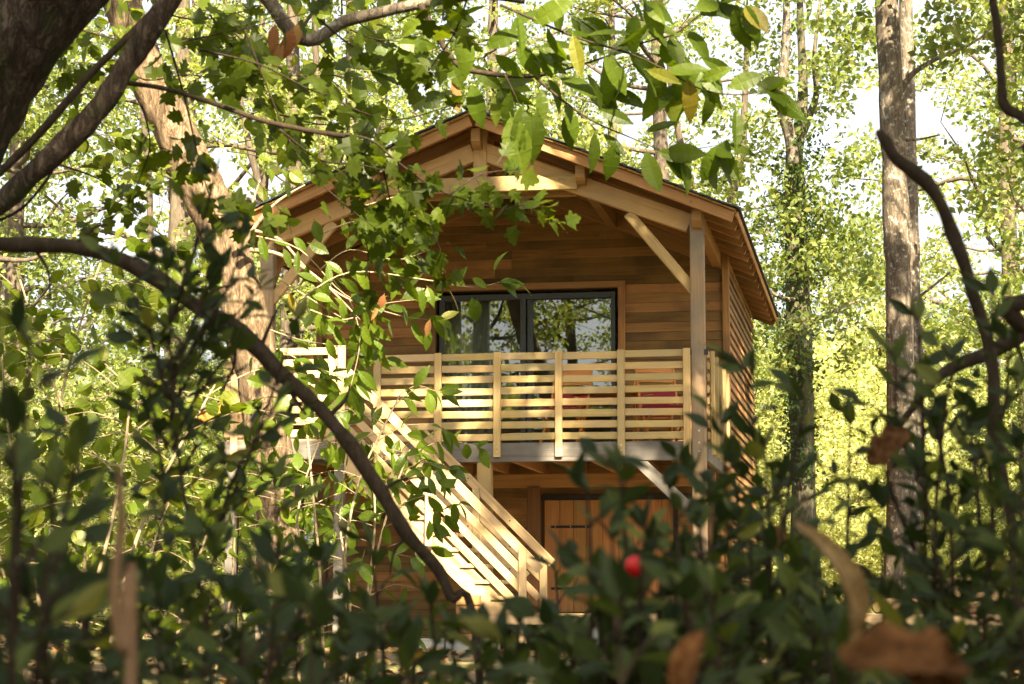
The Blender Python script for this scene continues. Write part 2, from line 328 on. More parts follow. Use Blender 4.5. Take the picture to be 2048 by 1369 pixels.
while z < 6.45:
    hgt = rnd.uniform(.108, .135); zt = z + hgt
    iv = [(UL + .07, UR - .07)]
    if zt > 5.2:
        half = (6.735 - .27 - zt) / SL
        if half < .15: break
        iv = [(max(UL + .07, UC - half), min(UR - .07, UC + half))]
    if DZ - .02 < z + hgt / 2 < DZ1: iv = sub(iv, DU0 - .02, DU1 + .02)
    if z + hgt / 2 < LZ1: iv = sub(iv, LU0 - .05, LU1 + .05)
    for s, e in iv:
        for a, b in pieces(s, e):
            board('plank', fw, 'siding', (a + .002, WV + .035 + rnd.uniform(-.003, .003), z + hgt / 2), (b - .002, WV + .035 + rnd.uniform(-.003, .003), z + hgt / 2), .022, hgt + .018, up=(0, .13, 1), ch=.003)
    z = zt
for u in (UL + .035, UR - .035): board('corner_trim', fw, 'siding', (u, WV + .01, .3), (u, WV + .01, roof_z(u) - .22), .09, .075, up=(0, 1, 0))

# side walls: boards seen at a raking angle
for nm, u, sg in (('side_wall', UR, 1), ('side_wall', UL, -1)):
    sw = empty(nm, parent=cabin)
    zt_ = roof_z(u) - .2
    poly('wall_core', sw, 'core', [(u - sg * .18, WV + .06, .2), (u - sg * .18, WB, .2), (u - sg * .18, WB, zt_), (u - sg * .18, WV + .06, zt_)], (sg * .12, 0, 0))
    z = .3
    while z < zt_ - .06:
        hgt = .125
        for a, b in pieces(WV + .02, WB, 1.8, 3.8):
            du = rnd.uniform(-.006, .006)
            board('plank', sw, 'siding', (u - sg * .03 + du, a + .002, z + hgt / 2), (u - sg * .03 + du, b - .002, z + hgt / 2), .026, hgt - .012, up=(-sg * .22, 0, 1), ch=.003)
        z += hgt
    board('corner_trim', sw, 'siding', (u - sg * .005, WV + .035, .3), (u - sg * .005, WV + .035, zt_), .07, .03, up=(sg, 0, 0))
poly('back_wall', cabin, 'core', [(UL + .1, WB, .2), (UR - .1, WB, .2), (UR - .1, WB, top(UR)), (UC, WB, top(UC)), (UL + .1, WB, top(UL))], (0, .12, 0))
poly('room_floor', cabin, 'oak', [(UL + .18, WV + .19, DZ - .15), (UR - .18, WV + .19, DZ - .15), (UR - .18, WB - .01, DZ - .15), (UL + .18, WB - .01, DZ - .15)], (0, 0, .15))
poly('room_ceiling', cabin, 'plaster', [(UL + .18, WV + .19, 5.2), (UR - .18, WV + .19, 5.2), (UR - .18, WB - .01, 5.2), (UL + .18, WB - .01, 5.2)], (0, 0, .08))
poly('room_partition', cabin, 'plaster', [(UL + .18, WB - 1.5, DZ), (UR - .18, WB - 1.5, DZ), (UR - .18, WB - 1.5, 5.19), (UL + .18, WB - 1.5, 5.19)], (0, .08, 0))

# sliding glass door
sd = empty('sliding_door', parent=cabin)
g0, g1, gz0, gz1 = -3.68, -1.31, DZ + .012, 4.955
for a, b in (((DU0 - .045, WV, DZ), (DU0 - .045, WV, 5.06)), ((DU1 + .045, WV, DZ), (DU1 + .045, WV, 5.06))): board('door_casing', sd, 'siding', a, b, .09, .05, up=(0, 1, 0))
board('door_casing', sd, 'rafter', (DU0 - .09, WV - .012, 5.045), (DU1 + .09, WV - .012, 5.045), .07, .085)
for a, b, ww in (((g0 + .03, WV + .05, gz0), (g0 + .03, WV + .05, gz1), .06), ((g1 - .03, WV + .05, gz0), (g1 - .03, WV + .05, gz1), .06), ((-2.545, WV + .05, gz0), (-2.545, WV + .05, gz1), .075), ((-2.455, WV + .075, gz0), (-2.455, WV + .075, gz1), .075)):
    board('door_frame', sd, 'alu', a, b, ww, .06, up=(0, 1, 0))
board('door_frame', sd, 'alu', (g0 + .062, WV + .052, gz1 - .04), (g1 - .062, WV + .052, gz1 - .04), .055, .08)
board('door_frame', sd, 'alu', (g0 + .062, WV + .052, gz0 + .04), (g1 - .062, WV + .052, gz0 + .04), .055, .08)
for a, b, v in ((g0 + .06, -2.58, WV + .055), (-2.42, g1 - .06, WV + .08)):
    poly('pane', sd, 'glass', [(a, v, gz0 + .08), (b, v, gz0 + .08), (b, v, gz1 - .08), (a, v, gz1 - .08)], (0, .006, 0))
board('door_handle', sd, 'black', (-2.62, WV + .03, 3.7), (-2.62, WV + .03, 3.95), .02, .03, up=(0, 1, 0))

# the plank door of the ground floor
pd = empty('plank_door', parent=cabin)
k = 0; u = LU0 + .01
while u < LU1 - .02:
    wd = min(rnd.uniform(.17, .215), LU1 - .01 - u)
    board('plank', pd, 'doorwood', (u + wd / 2, WV + .02, LZ0 + .015), (u + wd / 2, WV + .02, LZ1 - .075), wd - .006, .035, up=(0, 1, 0), ch=.006); u += wd
board('track', pd, 'black', (LU0 - .05, WV - .01, LZ1 - .035), (LU1 + .3, WV - .01, LZ1 - .035), .03, .07)
for zz in (1.86, 1.06):
    hg = board('strap_hinge', pd, 'black', (LU0 + .1, WV - .006, zz), (LU0 + .62, WV - .006, zz), .012, .032)
    for q in range(3):
        board('bolt', hg, 'steel', (-.2 + q * .2, -.002, 0), (-.2 + q * .2, -.012, 0), .014, .014)

# posts, beams and roof frame
frame = empty('porch_frame', parent=cabin)
PW = .165
for u in (0.015, -5.215):
    board('post', frame, 'post', (u, .075, .3), (u, .075, 5.42), PW, PW, up=(0, 1, 0), ch=.012)
k0, k1 = 6.262, 5.318
for sg in (1, -1):
    f = lambda u: UC + sg * (u - UC)
    board('principal_rafter', frame, 'oak', (f(-2.53), .075, k0), (f(-0.07), .075, k1), .11, .225, ch=.012)
    board('brace', frame, 'oak', (f(-0.80), .075, 5.46), (f(-0.03), .075, 4.52), .07, .125, ch=.01)
board('king_post', frame, 'oak', (UC + .02, .06, 5.7), (UC + .02, .06, 6.52), .165, .13, up=(0, 1, 0), ch=.01)
board('collar_beam', frame, 'oak', (-3.78, -.012, 5.85), (-1.40, -.012, 5.85), .055, .185, ch=.008)
board('collar_beam', frame, 'rafter', (-3.75, .16, 5.80), (-1.43, .16, 5.80), .05, .19, ch=.008)
for u in (-2.62, -2.53, -1.55, -1.6, -3.6): 
    board('bolt', frame, 'steel', (u, -.035, 5.87 + rnd.uniform(-.04, .04)), (u, -.048, 5.87), .022, .022)
pur = lambda u: roof_z(u) - .20
for u, vf, dd in ((UC, -.19, .22), (UC + 1.26, -.20, .21), (UC - 1.26, -.20, .21), (0.03, -.16, .20), (-5.23, -.16, .20)):
    zt_ = pur(u) - (0 if u != UC else .03)
    poly('purlin', frame, 'rafter', [(u - .055, vf, zt_), (u - .055, RB - .2, zt_), (u - .055, RB - .2, zt_ - dd), (u - .055, vf + .07, zt_ - dd), (u - .055, vf, zt_ - dd + .07)], (.11, 0, 0))
for sg in (1, -1):                                          # knee braces from the posts back to the plate
    u = UC + sg * 2.625
    board('brace', frame, 'rafter', (u, .14, 4.6), (u, .85, 5.33), .06, .09)

roof = empty('roof', parent=cabin)
EV = 3.10                                                   # half span to the eave
ca = 1 / math.sqrt(1 + SL * SL); sa = SL * ca
for sg in (1, -1):
    P_ = lambda s, v, dn: (UC + sg * s, v, 6.735 - SL * s - dn)
    nrm = (sg * sa, 0, ca)
    nr = 17
    for i in range(nr):
        v = RF + .07 + (RB - RF - .14) * i / (nr - 1)
        board('rafter', roof, 'rafter', P_(.04, v, .145), P_(EV - .03, v, .145), .055, .125, up=nrm, ch=.004)
    nb = 22
    for i in range(nb):
        s0 = .0 + EV * i / nb; s1 = EV * (i + 1) / nb - .006
        board('roof_board', roof, 'rafter', P_((s0 + s1) / 2, RF - .012 + rnd.uniform(-.008, .008), .062), P_((s0 + s1) / 2, RB, .062), (s1 - s0) / ca, .022, up=nrm, ch=.002)
    nc = 19
    for i in range(nc):
        s0 = EV * i / nc; s1 = EV * (i + 1) / nc + .05
        for j in range(6):
            va = RF - .045 + rnd.uniform(-.012, .008) if j == 0 else RF + (RB - RF) * j / 6; vb = RF + (RB - RF) * (j + 1) / 6
            board('slate', roof, 'roofing', P_((s0 + s1) / 2, va, .030 + rnd.uniform(-.004, .004)), P_((s0 + s1) / 2, vb - .003, .030 + rnd.uniform(-.004, .004)), (s1 - s0) / ca, .014, up=(sg * (sa - .06), 0, ca), ch=.002)
    board('eave_board', roof, 'rafter', P_(EV + .012, RF, .105), P_(EV + .012, RB, .105), .02, .055, up=nrm)
    board('gable_trim', roof, 'rafter', P_(.03, WV - .005, .30), P_(2.74, WV - .005, .30), .03, .20, up=nrm)
board('ridge_cap', roof, 'roofing', (UC, RF - .05, 6.725), (UC, RB + .02, 6.725), .22, .03)

# balcony deck
deck = empty('balcony', parent=cabin)
board('front_beam', deck, 'grey', (-5.35, .035, 2.632), (-.075, .035, 2.632), .07, .225, ch=.008)
board('side_beam', deck, 'grey', (.07, .17, 2.632), (.07, WV, 2.632), .06, .225, ch=.008)
board('side_beam', deck, 'grey', (-5.30, .075, 2.632), (-5.30, WV, 2.632), .06, .225, ch=.008)
for i in range(11):
    u = -5.0 + i * .47
    board('joist', deck, 'rafter', (u, .075, 2.61), (u, WV - .06, 2.61), .055, .18)
board('ledger', deck, 'rafter', (-5.2, WV - .035, 2.60), (.03, WV - .035, 2.60), .05, .19)
board('cross_beam', deck, 'rafter', (-5.2, 2.3, 2.43), (.03, 2.3, 2.43), .09, .17)
n = 20
for i in range(n):
    v = .02 + (WV - .03) * (i + .5) / n
    board('floor_board', deck, 'post', (-5.33, v, 2.732), (.02, v, 2.732), (WV - .03) / n - .006, .026)
for u, v, s_ in ((-2.53, .10, .17), (-2.30, 2.3, .16), (-5.1, 2.3, .16), (-.05, 2.3, .16), (-5.215, .16, .0)):
    if s_: board('lower_post', deck, 'oak' if v < 1 else 'dkbatten', (u, v, .3), (u, v, 2.52 if v < 1 else 2.345), s_, s_, up=(0, 1, 0), ch=.012)
board('brace', deck, 'grey', (-.74, .05, 2.56), (-.05, .05, 1.90), .07, .14)

def bolts(parent, u, v, zs):
    for zz in zs: board('bolt', parent, 'steel', (u, v, zz), (u, v - .012, zz), .018, .018)
rail = empty('railing', parent=cabin)
ups = [-3.82, -3.078, -2.363, -1.627, -.888, -.115]
for u in ups:
    board('rail_post', rail, 'rail', (u, -.024, 2.578), (u, -.024, 3.825), .085, .045, up=(0, 1, 0), ch=.006)
    bolts(rail, u, -.046, (2.64, 2.70))
for i in range(8):
    zz = 3.772 - .1365 * i
    for a, b in zip(ups, ups[1:]):
        b_ = b; a_ = a
        jz = rnd.uniform(-.006, .006)
        board('slat', rail, 'rail', (a_ - (.04 if a == ups[0] else 0) + .001, .014, zz + jz), (b_ - .001 + (.04 if b == ups[-1] else 0), .014, zz + jz + rnd.uniform(-.006, .006)), .026, .085 + rnd.uniform(-.004, .004))
rr = empty('side_railing', parent=cabin)
for v in (.32, .95, 1.6, 2.25, 2.8): board('rail_post', rr, 'rail', (.16, v, 2.6), (.16, v, 3.82), .045, .085, up=(0, 1, 0))
for i in range(8):
    zz = 3.772 - .1365 * i
    board('slat', rr, 'rail', (.118, .17, zz), (.118, WV - .01, zz), .026, .085)
for u in (-.085, .115): board('bracket', rr, 'black', (u, -.016, 3.745), (u, -.016, 3.81), .045, .02, up=(0, 1, 0))
for zz in (2.62, 2.72, 2.86): board('bolt', rr, 'steel', (.02, -.006, zz), (.02, -.02, zz), .022, .022)

# landing, stair and its railings
st = empty('staircase', parent=cabin)
board('landing_beam', st, 'grey', (-5.42, -.90, 2.62), (-3.98, -.90, 2.62), .05, .21)
board('landing_beam', st, 'grey', (-5.40, -.87, 2.62), (-5.40, .0, 2.62), .05, .21)
for i in range(6):
    v = -.85 + .142 * i
    board('landing_board', st, 'post', (-5.4, v, 2.738), (-4.0, v, 2.738), .136, .026)
for u, v in ((-5.35, -.85), (-4.06, -.84)): board('landing_post', st, 'grey', (u, v, .3), (u, v, 2.51), .11, .11, up=(0, 1, 0))
for u in (-5.3, -4.135, -4.02): board('rail_post', st, 'stair', (u, -.955, 2.55), (u, -.955, 3.825), .085, .045, up=(0, 1, 0))
for i in range(8):
    zz = 3.772 - .1365 * i
    board('slat', st, 'stair', (-5.42, -.918, zz + rnd.uniform(-.005, .005)), (-4.0, -.918, zz + rnd.uniform(-.005, .005)), .026, .086)
    board('slat', st, 'stair', (-5.42, -.90, zz), (-5.42, -.02, zz), .026, .086)
sl = -1.013; hz = lambda u: 3.555 + sl * (u + 3.995)          # near handrail line
for i, (off, hh) in enumerate(((0, .105), (.225, .09), (.44, .09), (.655, .09))):
    a, b = -3.99, -1.80 + .09 * (i == 0) - .06 * i
    board('slat', st, 'stair', (a, -.905, hz(a) - off), (b, -.905, hz(b) - off), .028, hh, up=(.7, 0, .7))
for u in (-2.985, -1.905): board('rail_post', st, 'stair', (u, -.945, hz(u) - 1.02), (u, -.945, hz(u) + .045), .085, .045, up=(0, 1, 0))
hf = lambda u: 2.671 - 1.0 * (u + 3.044)                      # rail on the cabin side
for i, (off, hh) in enumerate(((0, .105), (.30, .085), (.56, .085))):
    a, b = -3.25, -1.76 + .06 * (i == 0) - .05 * i
    board('slat', st, 'stair', (a, -.062, hf(a) - off), (b, -.062, hf(b) - off), .028, hh, up=(.7, 0, .7))
    for q in (-2.7, -2.2): board('bolt', st, 'black', (q, -.076, hf(q) - off), (q, -.084, hf(q) - off), .016, .016)
for u in (-2.60, -1.80): board('rail_post', st, 'stair', (u, -.10, hf(u) - .85), (u, -.10, hf(u) - .02), .085, .045, up=(0, 1, 0))
sz = lambda u: 1.697 + sl * (u + 2.922)                        # top edge of the stringers
for v in (-.87, -.14):
    poly('stringer', st, 'stair', [(-4.02, v, sz(-4.02)), (-1.96, v, sz(-1.96)), (-1.88, v, .745), (-2.30, v, .745), (-4.02, v, sz(-4.02) - .42)], (0, .045, 0))
nt_ = 10
for i in range(nt_):
    zz = .745 + (2.745 - .745) * (i + 1) / (nt_ + 1); u = -1.99 - (2.745 - .745) * (i + 1) / (nt_ + 1) / 1.013 + .02
    board('tread', st, 'stair', (u, -.90, zz), (u, -.11, zz), .25, .04)

# ground-level terrace the stair lands on
te = empty('terrace', parent=cabin)
n = 27
for i in range(n):
    v = -1.0 + 3.85 * (i + .5) / n
    board('floor_board', te, 'stair', (-2.62, v, .727 + rnd.uniform(-.003, .003)), (4.6, v, .727 + rnd.uniform(-.003, .003)), 3.85 / n - .006, .028)
board('edge_board', te, 'stair', (-2.60, -1.02, .675), (4.6, -1.02, .675), .03, .09)
for i in range(4):
    zz = .60 - i * .10
    board('skirt_board', te, 'siding', (-2.66, -.94, zz + .32 * (i < 0)), (-2.66, 2.6, zz), .025, .105, up=(.2, 0, 1))
for i in range(6):
    zz = .90 - i * .105
    board('skirt_board', te, 'siding', (-2.64, -1.05, zz), (-2.36, -1.05, zz), .025, .11, up=(0, .2, 1))
board('end_post', te, 'dkbatten', (-2.30, -1.06, .2), (-2.30, -1.06, .66), .11, .07, up=(0, 1, 0))
for i in range(6): board('pier', te, 'stone', (-2.5 + i * 1.35, -.9, .1), (-2.5 + i * 1.35, -.9, .62), .2, .2, up=(0, 1, 0))
for i, u in enumerate((-3.02, -2.72, -2.42)): board('concrete_block', te, 'stone', (u, -1.16, .38), (u + .28, -1.16, .38), .2, .19, ch=.015)

# lean-to roof on the far flank
lt = empty('lean_to', parent=cabin)
for i in range(9):
    a = (-7.05 + 1.60 * i / 9, 3.0, 3.40 + .80 * i / 9)
    board('roof_board', lt, 'rafter', (a[0] + .089, 2.9, a[2] + .044), (a[0] + .089, 6.5, a[2] + .044), .19, .024, up=(-.45, 0, .9))
    board('slate', lt, 'roofing', (a[0] + .089, 2.87, a[2] + .07), (a[0] + .089, 6.5, a[2] + .07), .205, .014, up=(-.45, 0, .9))
board('lean_to_rafter', lt, 'orange', (-7.03, 2.96, 3.34), (-5.4, 2.96, 4.155), .05, .15)
board('lean_to_rafter', lt, 'orange', (-7.03, 4.6, 3.34), (-5.4, 4.6, 4.155), .05, .15)
board('lean_to_beam', lt, 'rafter', (-6.52, 2.95, 3.45), (-6.52, 6.4, 3.45), .12, .16)
board('lean_to_post', lt, 'grey', (-6.52, 3.0, .3), (-6.52, 3.0, 3.37), .13, .13, up=(0, 1, 0))
board('lean_to_post', lt, 'grey', (-6.52, 6.3, .3), (-6.52, 6.3, 3.37), .13, .13, up=(0, 1, 0))

# things on the balcony
def hempty(name, u, v, z, rz=0): return empty(name, house(u, v, z), rz=-TH + rz)
def folding_chair(u, v, rz, label):
    c = hempty('folding_chair', u, v, DZ, rz); tag(c, label, 'chair')
    for x in (-.24, .24):
        board('leg', c, 'orange', (x, -.25, .0), (x, .24, .60), .03, .035)
        board('leg', c, 'orange', (x * .92, .30, .0), (x * .92, -.22, .46), .03, .035)
        board('back_post', c, 'orange', (x, .16, .45), (x, .34, 1.02), .03, .035)
        board('armrest', c, 'orange', (x, -.24, .62), (x, .30, .62), .045, .022)
    for y in (-.22, .22): board('seat_rail', c, 'orange', (-.24, y, .44), (.24, y, .44), .03, .03)
    board('seat', c, 'red', (-.235, 0, .475), (.235, 0, .475), .45, .07, ch=.02)
    board('backrest', c, 'red', (-.225, .225, .66), (.225, .225, .66), .03, .20, up=(0, .3, 1))
    for zz in (.86, .98): board('back_slat', c, 'orange', (-.24, .30 + (zz - .86) * .3, zz), (.24, .30 + (zz - .86) * .3, zz), .02, .07, up=(0, .3, 1))
    return c
folding_chair(-1.75, 1.25, R(-12), 'red canvas folding chair with wooden frame behind the middle of the balcony rail')
folding_chair(-.5, 1.1, R(25), 'red canvas folding chair beside the tall porch post')
folding_chair(-.75, 2.2, R(5), 'red canvas folding chair against the plank wall right beside the glass door')
t = hempty('folding_table', -1.25, 1.75, DZ, R(4)); tag(t, 'small orange wooden slatted table on the balcony between red chairs', 'table')
for i in range(6): board('table_slat', t, 'orange', (-.45, -.3 + i * .12, .72), (.45, -.3 + i * .12, .72), .108, .022)
for x in (-.36, .36):
    board('leg', t, 'orange', (x, -.28, 0), (x, .26, .70), .03, .04); board('leg', t, 'orange', (x * .9, .28, 0), (x * .9, -.26, .70), .03, .04)
def lamp(u, z, label):
    l = hempty('wall_lamp', u, WV - .01, z); tag(l, label, 'lamp', 'round lamps on the gable')
    for nm, r, dpt, mt in (('rim', .125, .03, 'alu'), ('shade', .11, .075, 'lamp')):
        v, f = [], []; n = 20
        for j in range(5):
            a = j / 4 * math.pi / 2; rr_ = r * math.cos(a) if nm == 'shade' else r * (1 if j < 3 else .6); yy = -dpt * math.sin(a)
            for q in range(n): v.append((rr_ * math.cos(2 * math.pi * q / n) + 0, yy, rr_ * math.sin(2 * math.pi * q / n)))
        for j in range(4):
            for q in range(n): f.append((j * n + q, j * n + (q + 1) % n, (j + 1) * n + (q + 1) % n, (j + 1) * n + q))
        f.append(tuple(range(4 * n, 5 * n)))
        obj(nm, mesh(nm, v, f, M[mt], True), l)
lamp(-2.545, 6.18, 'round white lamp on the gable wall, beside the sun fleck of the collar beam'); lamp(-3.155, 6.18, 'round white lamp on the gable wall, behind the hanging maple twigs')
# curtain inside the glass door
v, f = [], []
for i in range(40):
    x = i / 39 * .62; y = .035 * math.sin(i * 1.15) + .012 * math.sin(i * 2.7)
    v += [(x, y, 0), (x, y * .8, 2.1)]
for i in range(39): f.append((2 * i, 2 * i + 2, 2 * i + 3, 2 * i + 1))
cu = obj('curtain', mesh('curtain', v, f, M['curtain'], True)); cu.location = house(-3.62, WV + .3, DZ + .03); cu.rotation_euler = (0, 0, -TH)
md = cu.modifiers.new('cloth', 'SOLIDIFY'); md.thickness = .004
tag(cu, 'pale grey curtain drawn aside behind the glass door', 'curtain')

# ------------------------------------------------------------------ leaves (unit length along +Y, upper face +Z)
def leaf_from_outline(name, half, mat, fold=.18, curl=.15, wave=0.0, stalk=.0):
    """half: (y, halfwidth) rows from base to tip; two strips either side of the midrib"""
    v, f = [], []; n = len(half)
    for i, (y, wd) in enumerate(half):
        zc = -curl * y * y
        wv = wave * math.sin(i * 2.3)
        v += [(-wd, y, zc + fold * wd + wv), (0, y + .012, zc), (wd, y, zc + fold * wd - wv)]
    for i in range(n - 1):
        a = 3 * i; b = a + 3
        f += [(a, a + 1, b + 1, b), (a + 1, a + 2, b + 2, b + 1)]
    if stalk:
        k = len(v); v += [(-.012, -stalk, stalk * .15), (.012, -stalk, stalk * .15), (.012, .02, 0), (-.012, .02, 0)]; f.append((k, k + 1, k + 2, k + 3))
    return mesh(name, v, f, mat, False)
def serrate(rows, amp):
    out = []
    for i in range(len(rows) - 1):
        (y0, w0), (y1, w1) = rows[i], rows[i + 1]
        out.append((y0, w0)); out.append((y0 + (y1 - y0) * .8, w0 * .2 + w1 * .8 + amp))
    out.append(rows[-1]); return out
def lobed(name, mat, pts, cup, droop):
    """palmate leaf: outline of the right half mirrored, fanned from the midrib"""
    out = [(x, y) for x, y in pts] + [(-x, y) for x, y in reversed(pts) if x > 1e-4]
    v = [(0, .30, 0.02)] + [(x, y, cup * (abs(x) ** 1.5) - droop * max(0, y - .3) ** 2) for x, y in out]
    n = len(out); f = [(0, 1 + i, 1 + (i + 1) % n) for i in range(n)]
    k = len(v); v += [(-.012, -.55, .05), (.012, -.55, .05), (.012, .02, 0), (-.012, .02, 0)]; f.append((k, k + 1, k + 2, k + 3))
    return mesh(name, v, f, mat, False)
L_RUS = [leaf_from_outline('broom_leaf', [(0, .02), (.12, .12 * s), (.3, .215 * s), (.5, .225 * s), (.7, .15 * s), (.88, .055 * s), (1, .004)], M['ruscus'], fo, cu_) for s, fo, cu_ in ((1, .25, .1), (.85, .4, .25), (1.15, .12, -.08), (.95, .3, .3), (.8, .5, 0.05))]
ch_rows = [(0, .012), (.08, .07), (.2, .135), (.35, .175), (.5, .185), (.65, .165), (.8, .11), (.9, .05), (1, .003)]
L_CHE = [leaf_from_outline('chestnut_leaf', serrate([(y, wd * s) for y, wd in ch_rows], .016), M['chestnut'], fo, cu_, .006, .1) for s, fo, cu_ in ((1.0, .2, .2), (1.2, .1, .35), (.85, .35, .1), (1.1, .25, .45), (1.35, .12, .15))]
hz_rows = [(0, .05), (.06, .17), (.18, .29), (.35, .37), (.52, .38), (.68, .32), (.82, .21), (.92, .09), (1, .004)]
L_HAZ = [leaf_from_outline('hazel_leaf', serrate([(y, wd * s) for y, wd in hz_rows], .03), M['hazel'], fo, cu_, .012, .16) for s, fo, cu_ in ((1, .15, .2), (.85, .3, .3), (1.05, .05, .1), (.75, .35, .25))]
mp_a = [(0, 0), (.16, -.02), (.30, .02), (.40, .10), (.34, .17), (.32, .21), (.42, .27), (.58, .33), (.50, .42), (.42, .42), (.33, .45), (.35, .55), (.38, .70), (.30, .71), (.22, .68), (.17, .76), (.12, .88), (0, 1.0)]
mp_b = [(0, 0), (.20, -.05), (.36, -.02), (.36, .09), (.31, .15), (.40, .22), (.54, .25), (.60, .38), (.48, .46), (.38, .46), (.30, .49), (.31, .58), (.30, .74), (.23, .74), (.18, .73), (.13, .86), (0, .96)]
mp_c = [(0, 0), (.12, .02), (.26, .10), (.34, .22), (.22, .24), (.16, .28), (.30, .40), (.44, .52), (.34, .55), (.20, .52), (.17, .60), (.26, .76), (.16, .78), (.10, .80), (0, 1.02)]
L_MAP = [lobed('maple_leaf', M['maple'], p_, c_, d_) for p_, c_, d_ in ((mp_a, .25, .2), (mp_b, .4, .35), (mp_c, .15, .4), (mp_a, -.2, .5), (mp_b, .1, .1))]
def yellowed(meshes, mat):
    out = []
    for me in meshes:
        c = me.copy(); c.materials.clear(); c.materials.append(M[mat]); out.append(c)
    return out
def leaf_matrix(pos, dr, nrm, s):
    y = dr.normalized(); z = (nrm - y * nrm.dot(y))
    if z.length < 1e-3: z = y.orthogonal()
    z.normalize(); x = y.cross(z)
    mm = Matrix((x * s, y * s, z * s)).transposed().to_4x4(); mm.translation = pos
    return mm
def put_leaf(parent, meshes, pos, dr, nrm, s, name='leaf'):
    o = obj(name, rnd.choice(meshes), parent); o.matrix_local = leaf_matrix(pos, dr, nrm, s * rnd.uniform(.8, 1.15)); return o
def rv(s=1.0): return Vector((rnd.gauss(0, s), rnd.gauss(0, s), rnd.gauss(0, s)))
def px(n, d): return n * d / 4267.0

def join_leaves(name, parent, mats, meshes, mat, kind='stuff'):
    """leaves past the count that can be picked apart: one mesh"""
    vs, fs = [], []
    for mm, me in mats:
        b = len(vs); vs += [mm @ v.co for v in me.vertices]; fs += [tuple(b + i for i in p.vertices) for p in me.polygons]
    o = obj(name, mesh(name, vs, fs, mat), parent); o['kind'] = kind
    return o

def leafy_twig(parent, base, path, d, r0, leafset, size, step, spread, droop=.5, face=.5, dj=.0, bark_='twig', leafcount=None, alt=True, tipcluster=3, store=None, r1=None):
    """a twig along pixel path at distance d with leaves set alternately; positions relative to base"""
    pts = [(at(x, y, d + dj * i / max(1, len(path) - 1)), r0 + ((r1 if r1 is not None else r0 * .35) - r0) * i / max(1, len(path) - 1)) for i, (x, y) in enumerate(path)]
    tw = tube('twig', parent, bark_, pts, 5, .12, 5, 20, base)
    sp = spline(pts, 8); acc = 0; side = 1
    for i in range(1, len(sp)):
        p, r = sp[i]; seg = p - sp[i - 1][0]; acc += seg.length
        while acc > step:
            acc -= step; side = -side
            t_ = seg.normalized(); lat = t_.cross(FW).normalized() * side
            dr = lat * rnd.uniform(.4, 1.1) + t_ * rnd.uniform(.2, 1.0) + Vector((0, 0, -droop * rnd.uniform(.2, 1.6))) + rv(.25)
            nr = Vector((0, 0, 1)) * (1 - face) - FW * face * 1.2 + rv(.45)
            pos = p + rv(spread * .4) + dr.normalized() * rnd.uniform(0.0, spread)
            if store is None: put_leaf(parent, leafset, pos - base, dr, nr, size)
            else: store.append((pos, dr, nr, size * rnd.uniform(.8, 1.15)))
    p, t_ = sp[-1][0], (sp[-1][0] - sp[-3][0]).normalized()
    for k in range(tipcluster):
        dr = t_ + rv(.6) + Vector((0, 0, -droop * .6)); nr = Vector((0, 0, 1)) * (1 - face) - FW * face + rv(.4)
        if store is None: put_leaf(parent, leafset, p - base, dr, nr, size)
        else: store.append((p.copy(), dr, nr, size))
    return tw

def many_leaves(parent, base, store, limit, meshes, mat, name='leaf'):
    store = sorted(store, key=lambda q: -q[3] / (q[0] - Vector((0, 0, EZ))).length)
    for pos, dr, nr, s_ in store[:limit]:
        o = obj(name, rnd.choice(meshes), parent); o.matrix_local = leaf_matrix(pos - base, dr, nr, s_)
    if len(store) > limit: join_leaves('foliage', parent, [(leaf_matrix(p - base, d_, n_, s_), rnd.choice(meshes)) for p, d_, n_, s_ in store[limit:]], None, mat)

# ------------------------------------------------------------------ generic crowns of small leaves
def leaf_cloud(centers, radii, counts, lsize, flat=.6, up=.5):
    """centres (n,3): ellipsoidal sprays of rhombic leaves; returns verts, faces"""
    n = int(sum(counts)); idx = np.repeat(np.arange(len(centers)), counts)
    d = npr.normal(size=(n, 3)); d /= np.linalg.norm(d, axis=1)[:, None]
    rr_ = npr.random(n) ** .45
    pos = centers[idx] + d * rr_[:, None] * radii[idx][:, None] * np.array([1, 1, flat])
    nrm = npr.normal(size=(n, 3)) * .8 + np.array([0, 0, up]); nrm /= np.linalg.norm(nrm, axis=1)[:, None]
    a = npr.normal(size=(n, 3)); a -= nrm * (a * nrm).sum(1)[:, None]; a /= np.linalg.norm(a, axis=1)[:, None]
    b = np.cross(nrm, a); s = lsize * (0.65 + .7 * npr.random(n))[:, None]
    V = np.empty((n, 4, 3)); V[:, 0] = pos - a * s * .5; V[:, 1] = pos + b * s * .30 + nrm * s * .06; V[:, 2] = pos + a * s * .5; V[:, 3] = pos - b * s * .30 + nrm * s * .06
    return V.reshape(-1, 3), np.arange(n * 4).reshape(n, 4)
def np_mesh(name, V, F, mat):
    me = bpy.data.meshes.new(name); k = F.shape[1]
    me.vertices.add(len(V)); me.vertices.foreach_set('co', V.astype(np.float32).ravel())
    me.loops.add(F.size); me.loops.foreach_set('vertex_index', F.astype(np.int32).ravel())
    me.polygons.add(len(F)); me.polygons.foreach_set('loop_start', np.arange(0, F.size, k, dtype=np.int32))
    me.materials.append(mat); me.update(calc_edges=True); return me
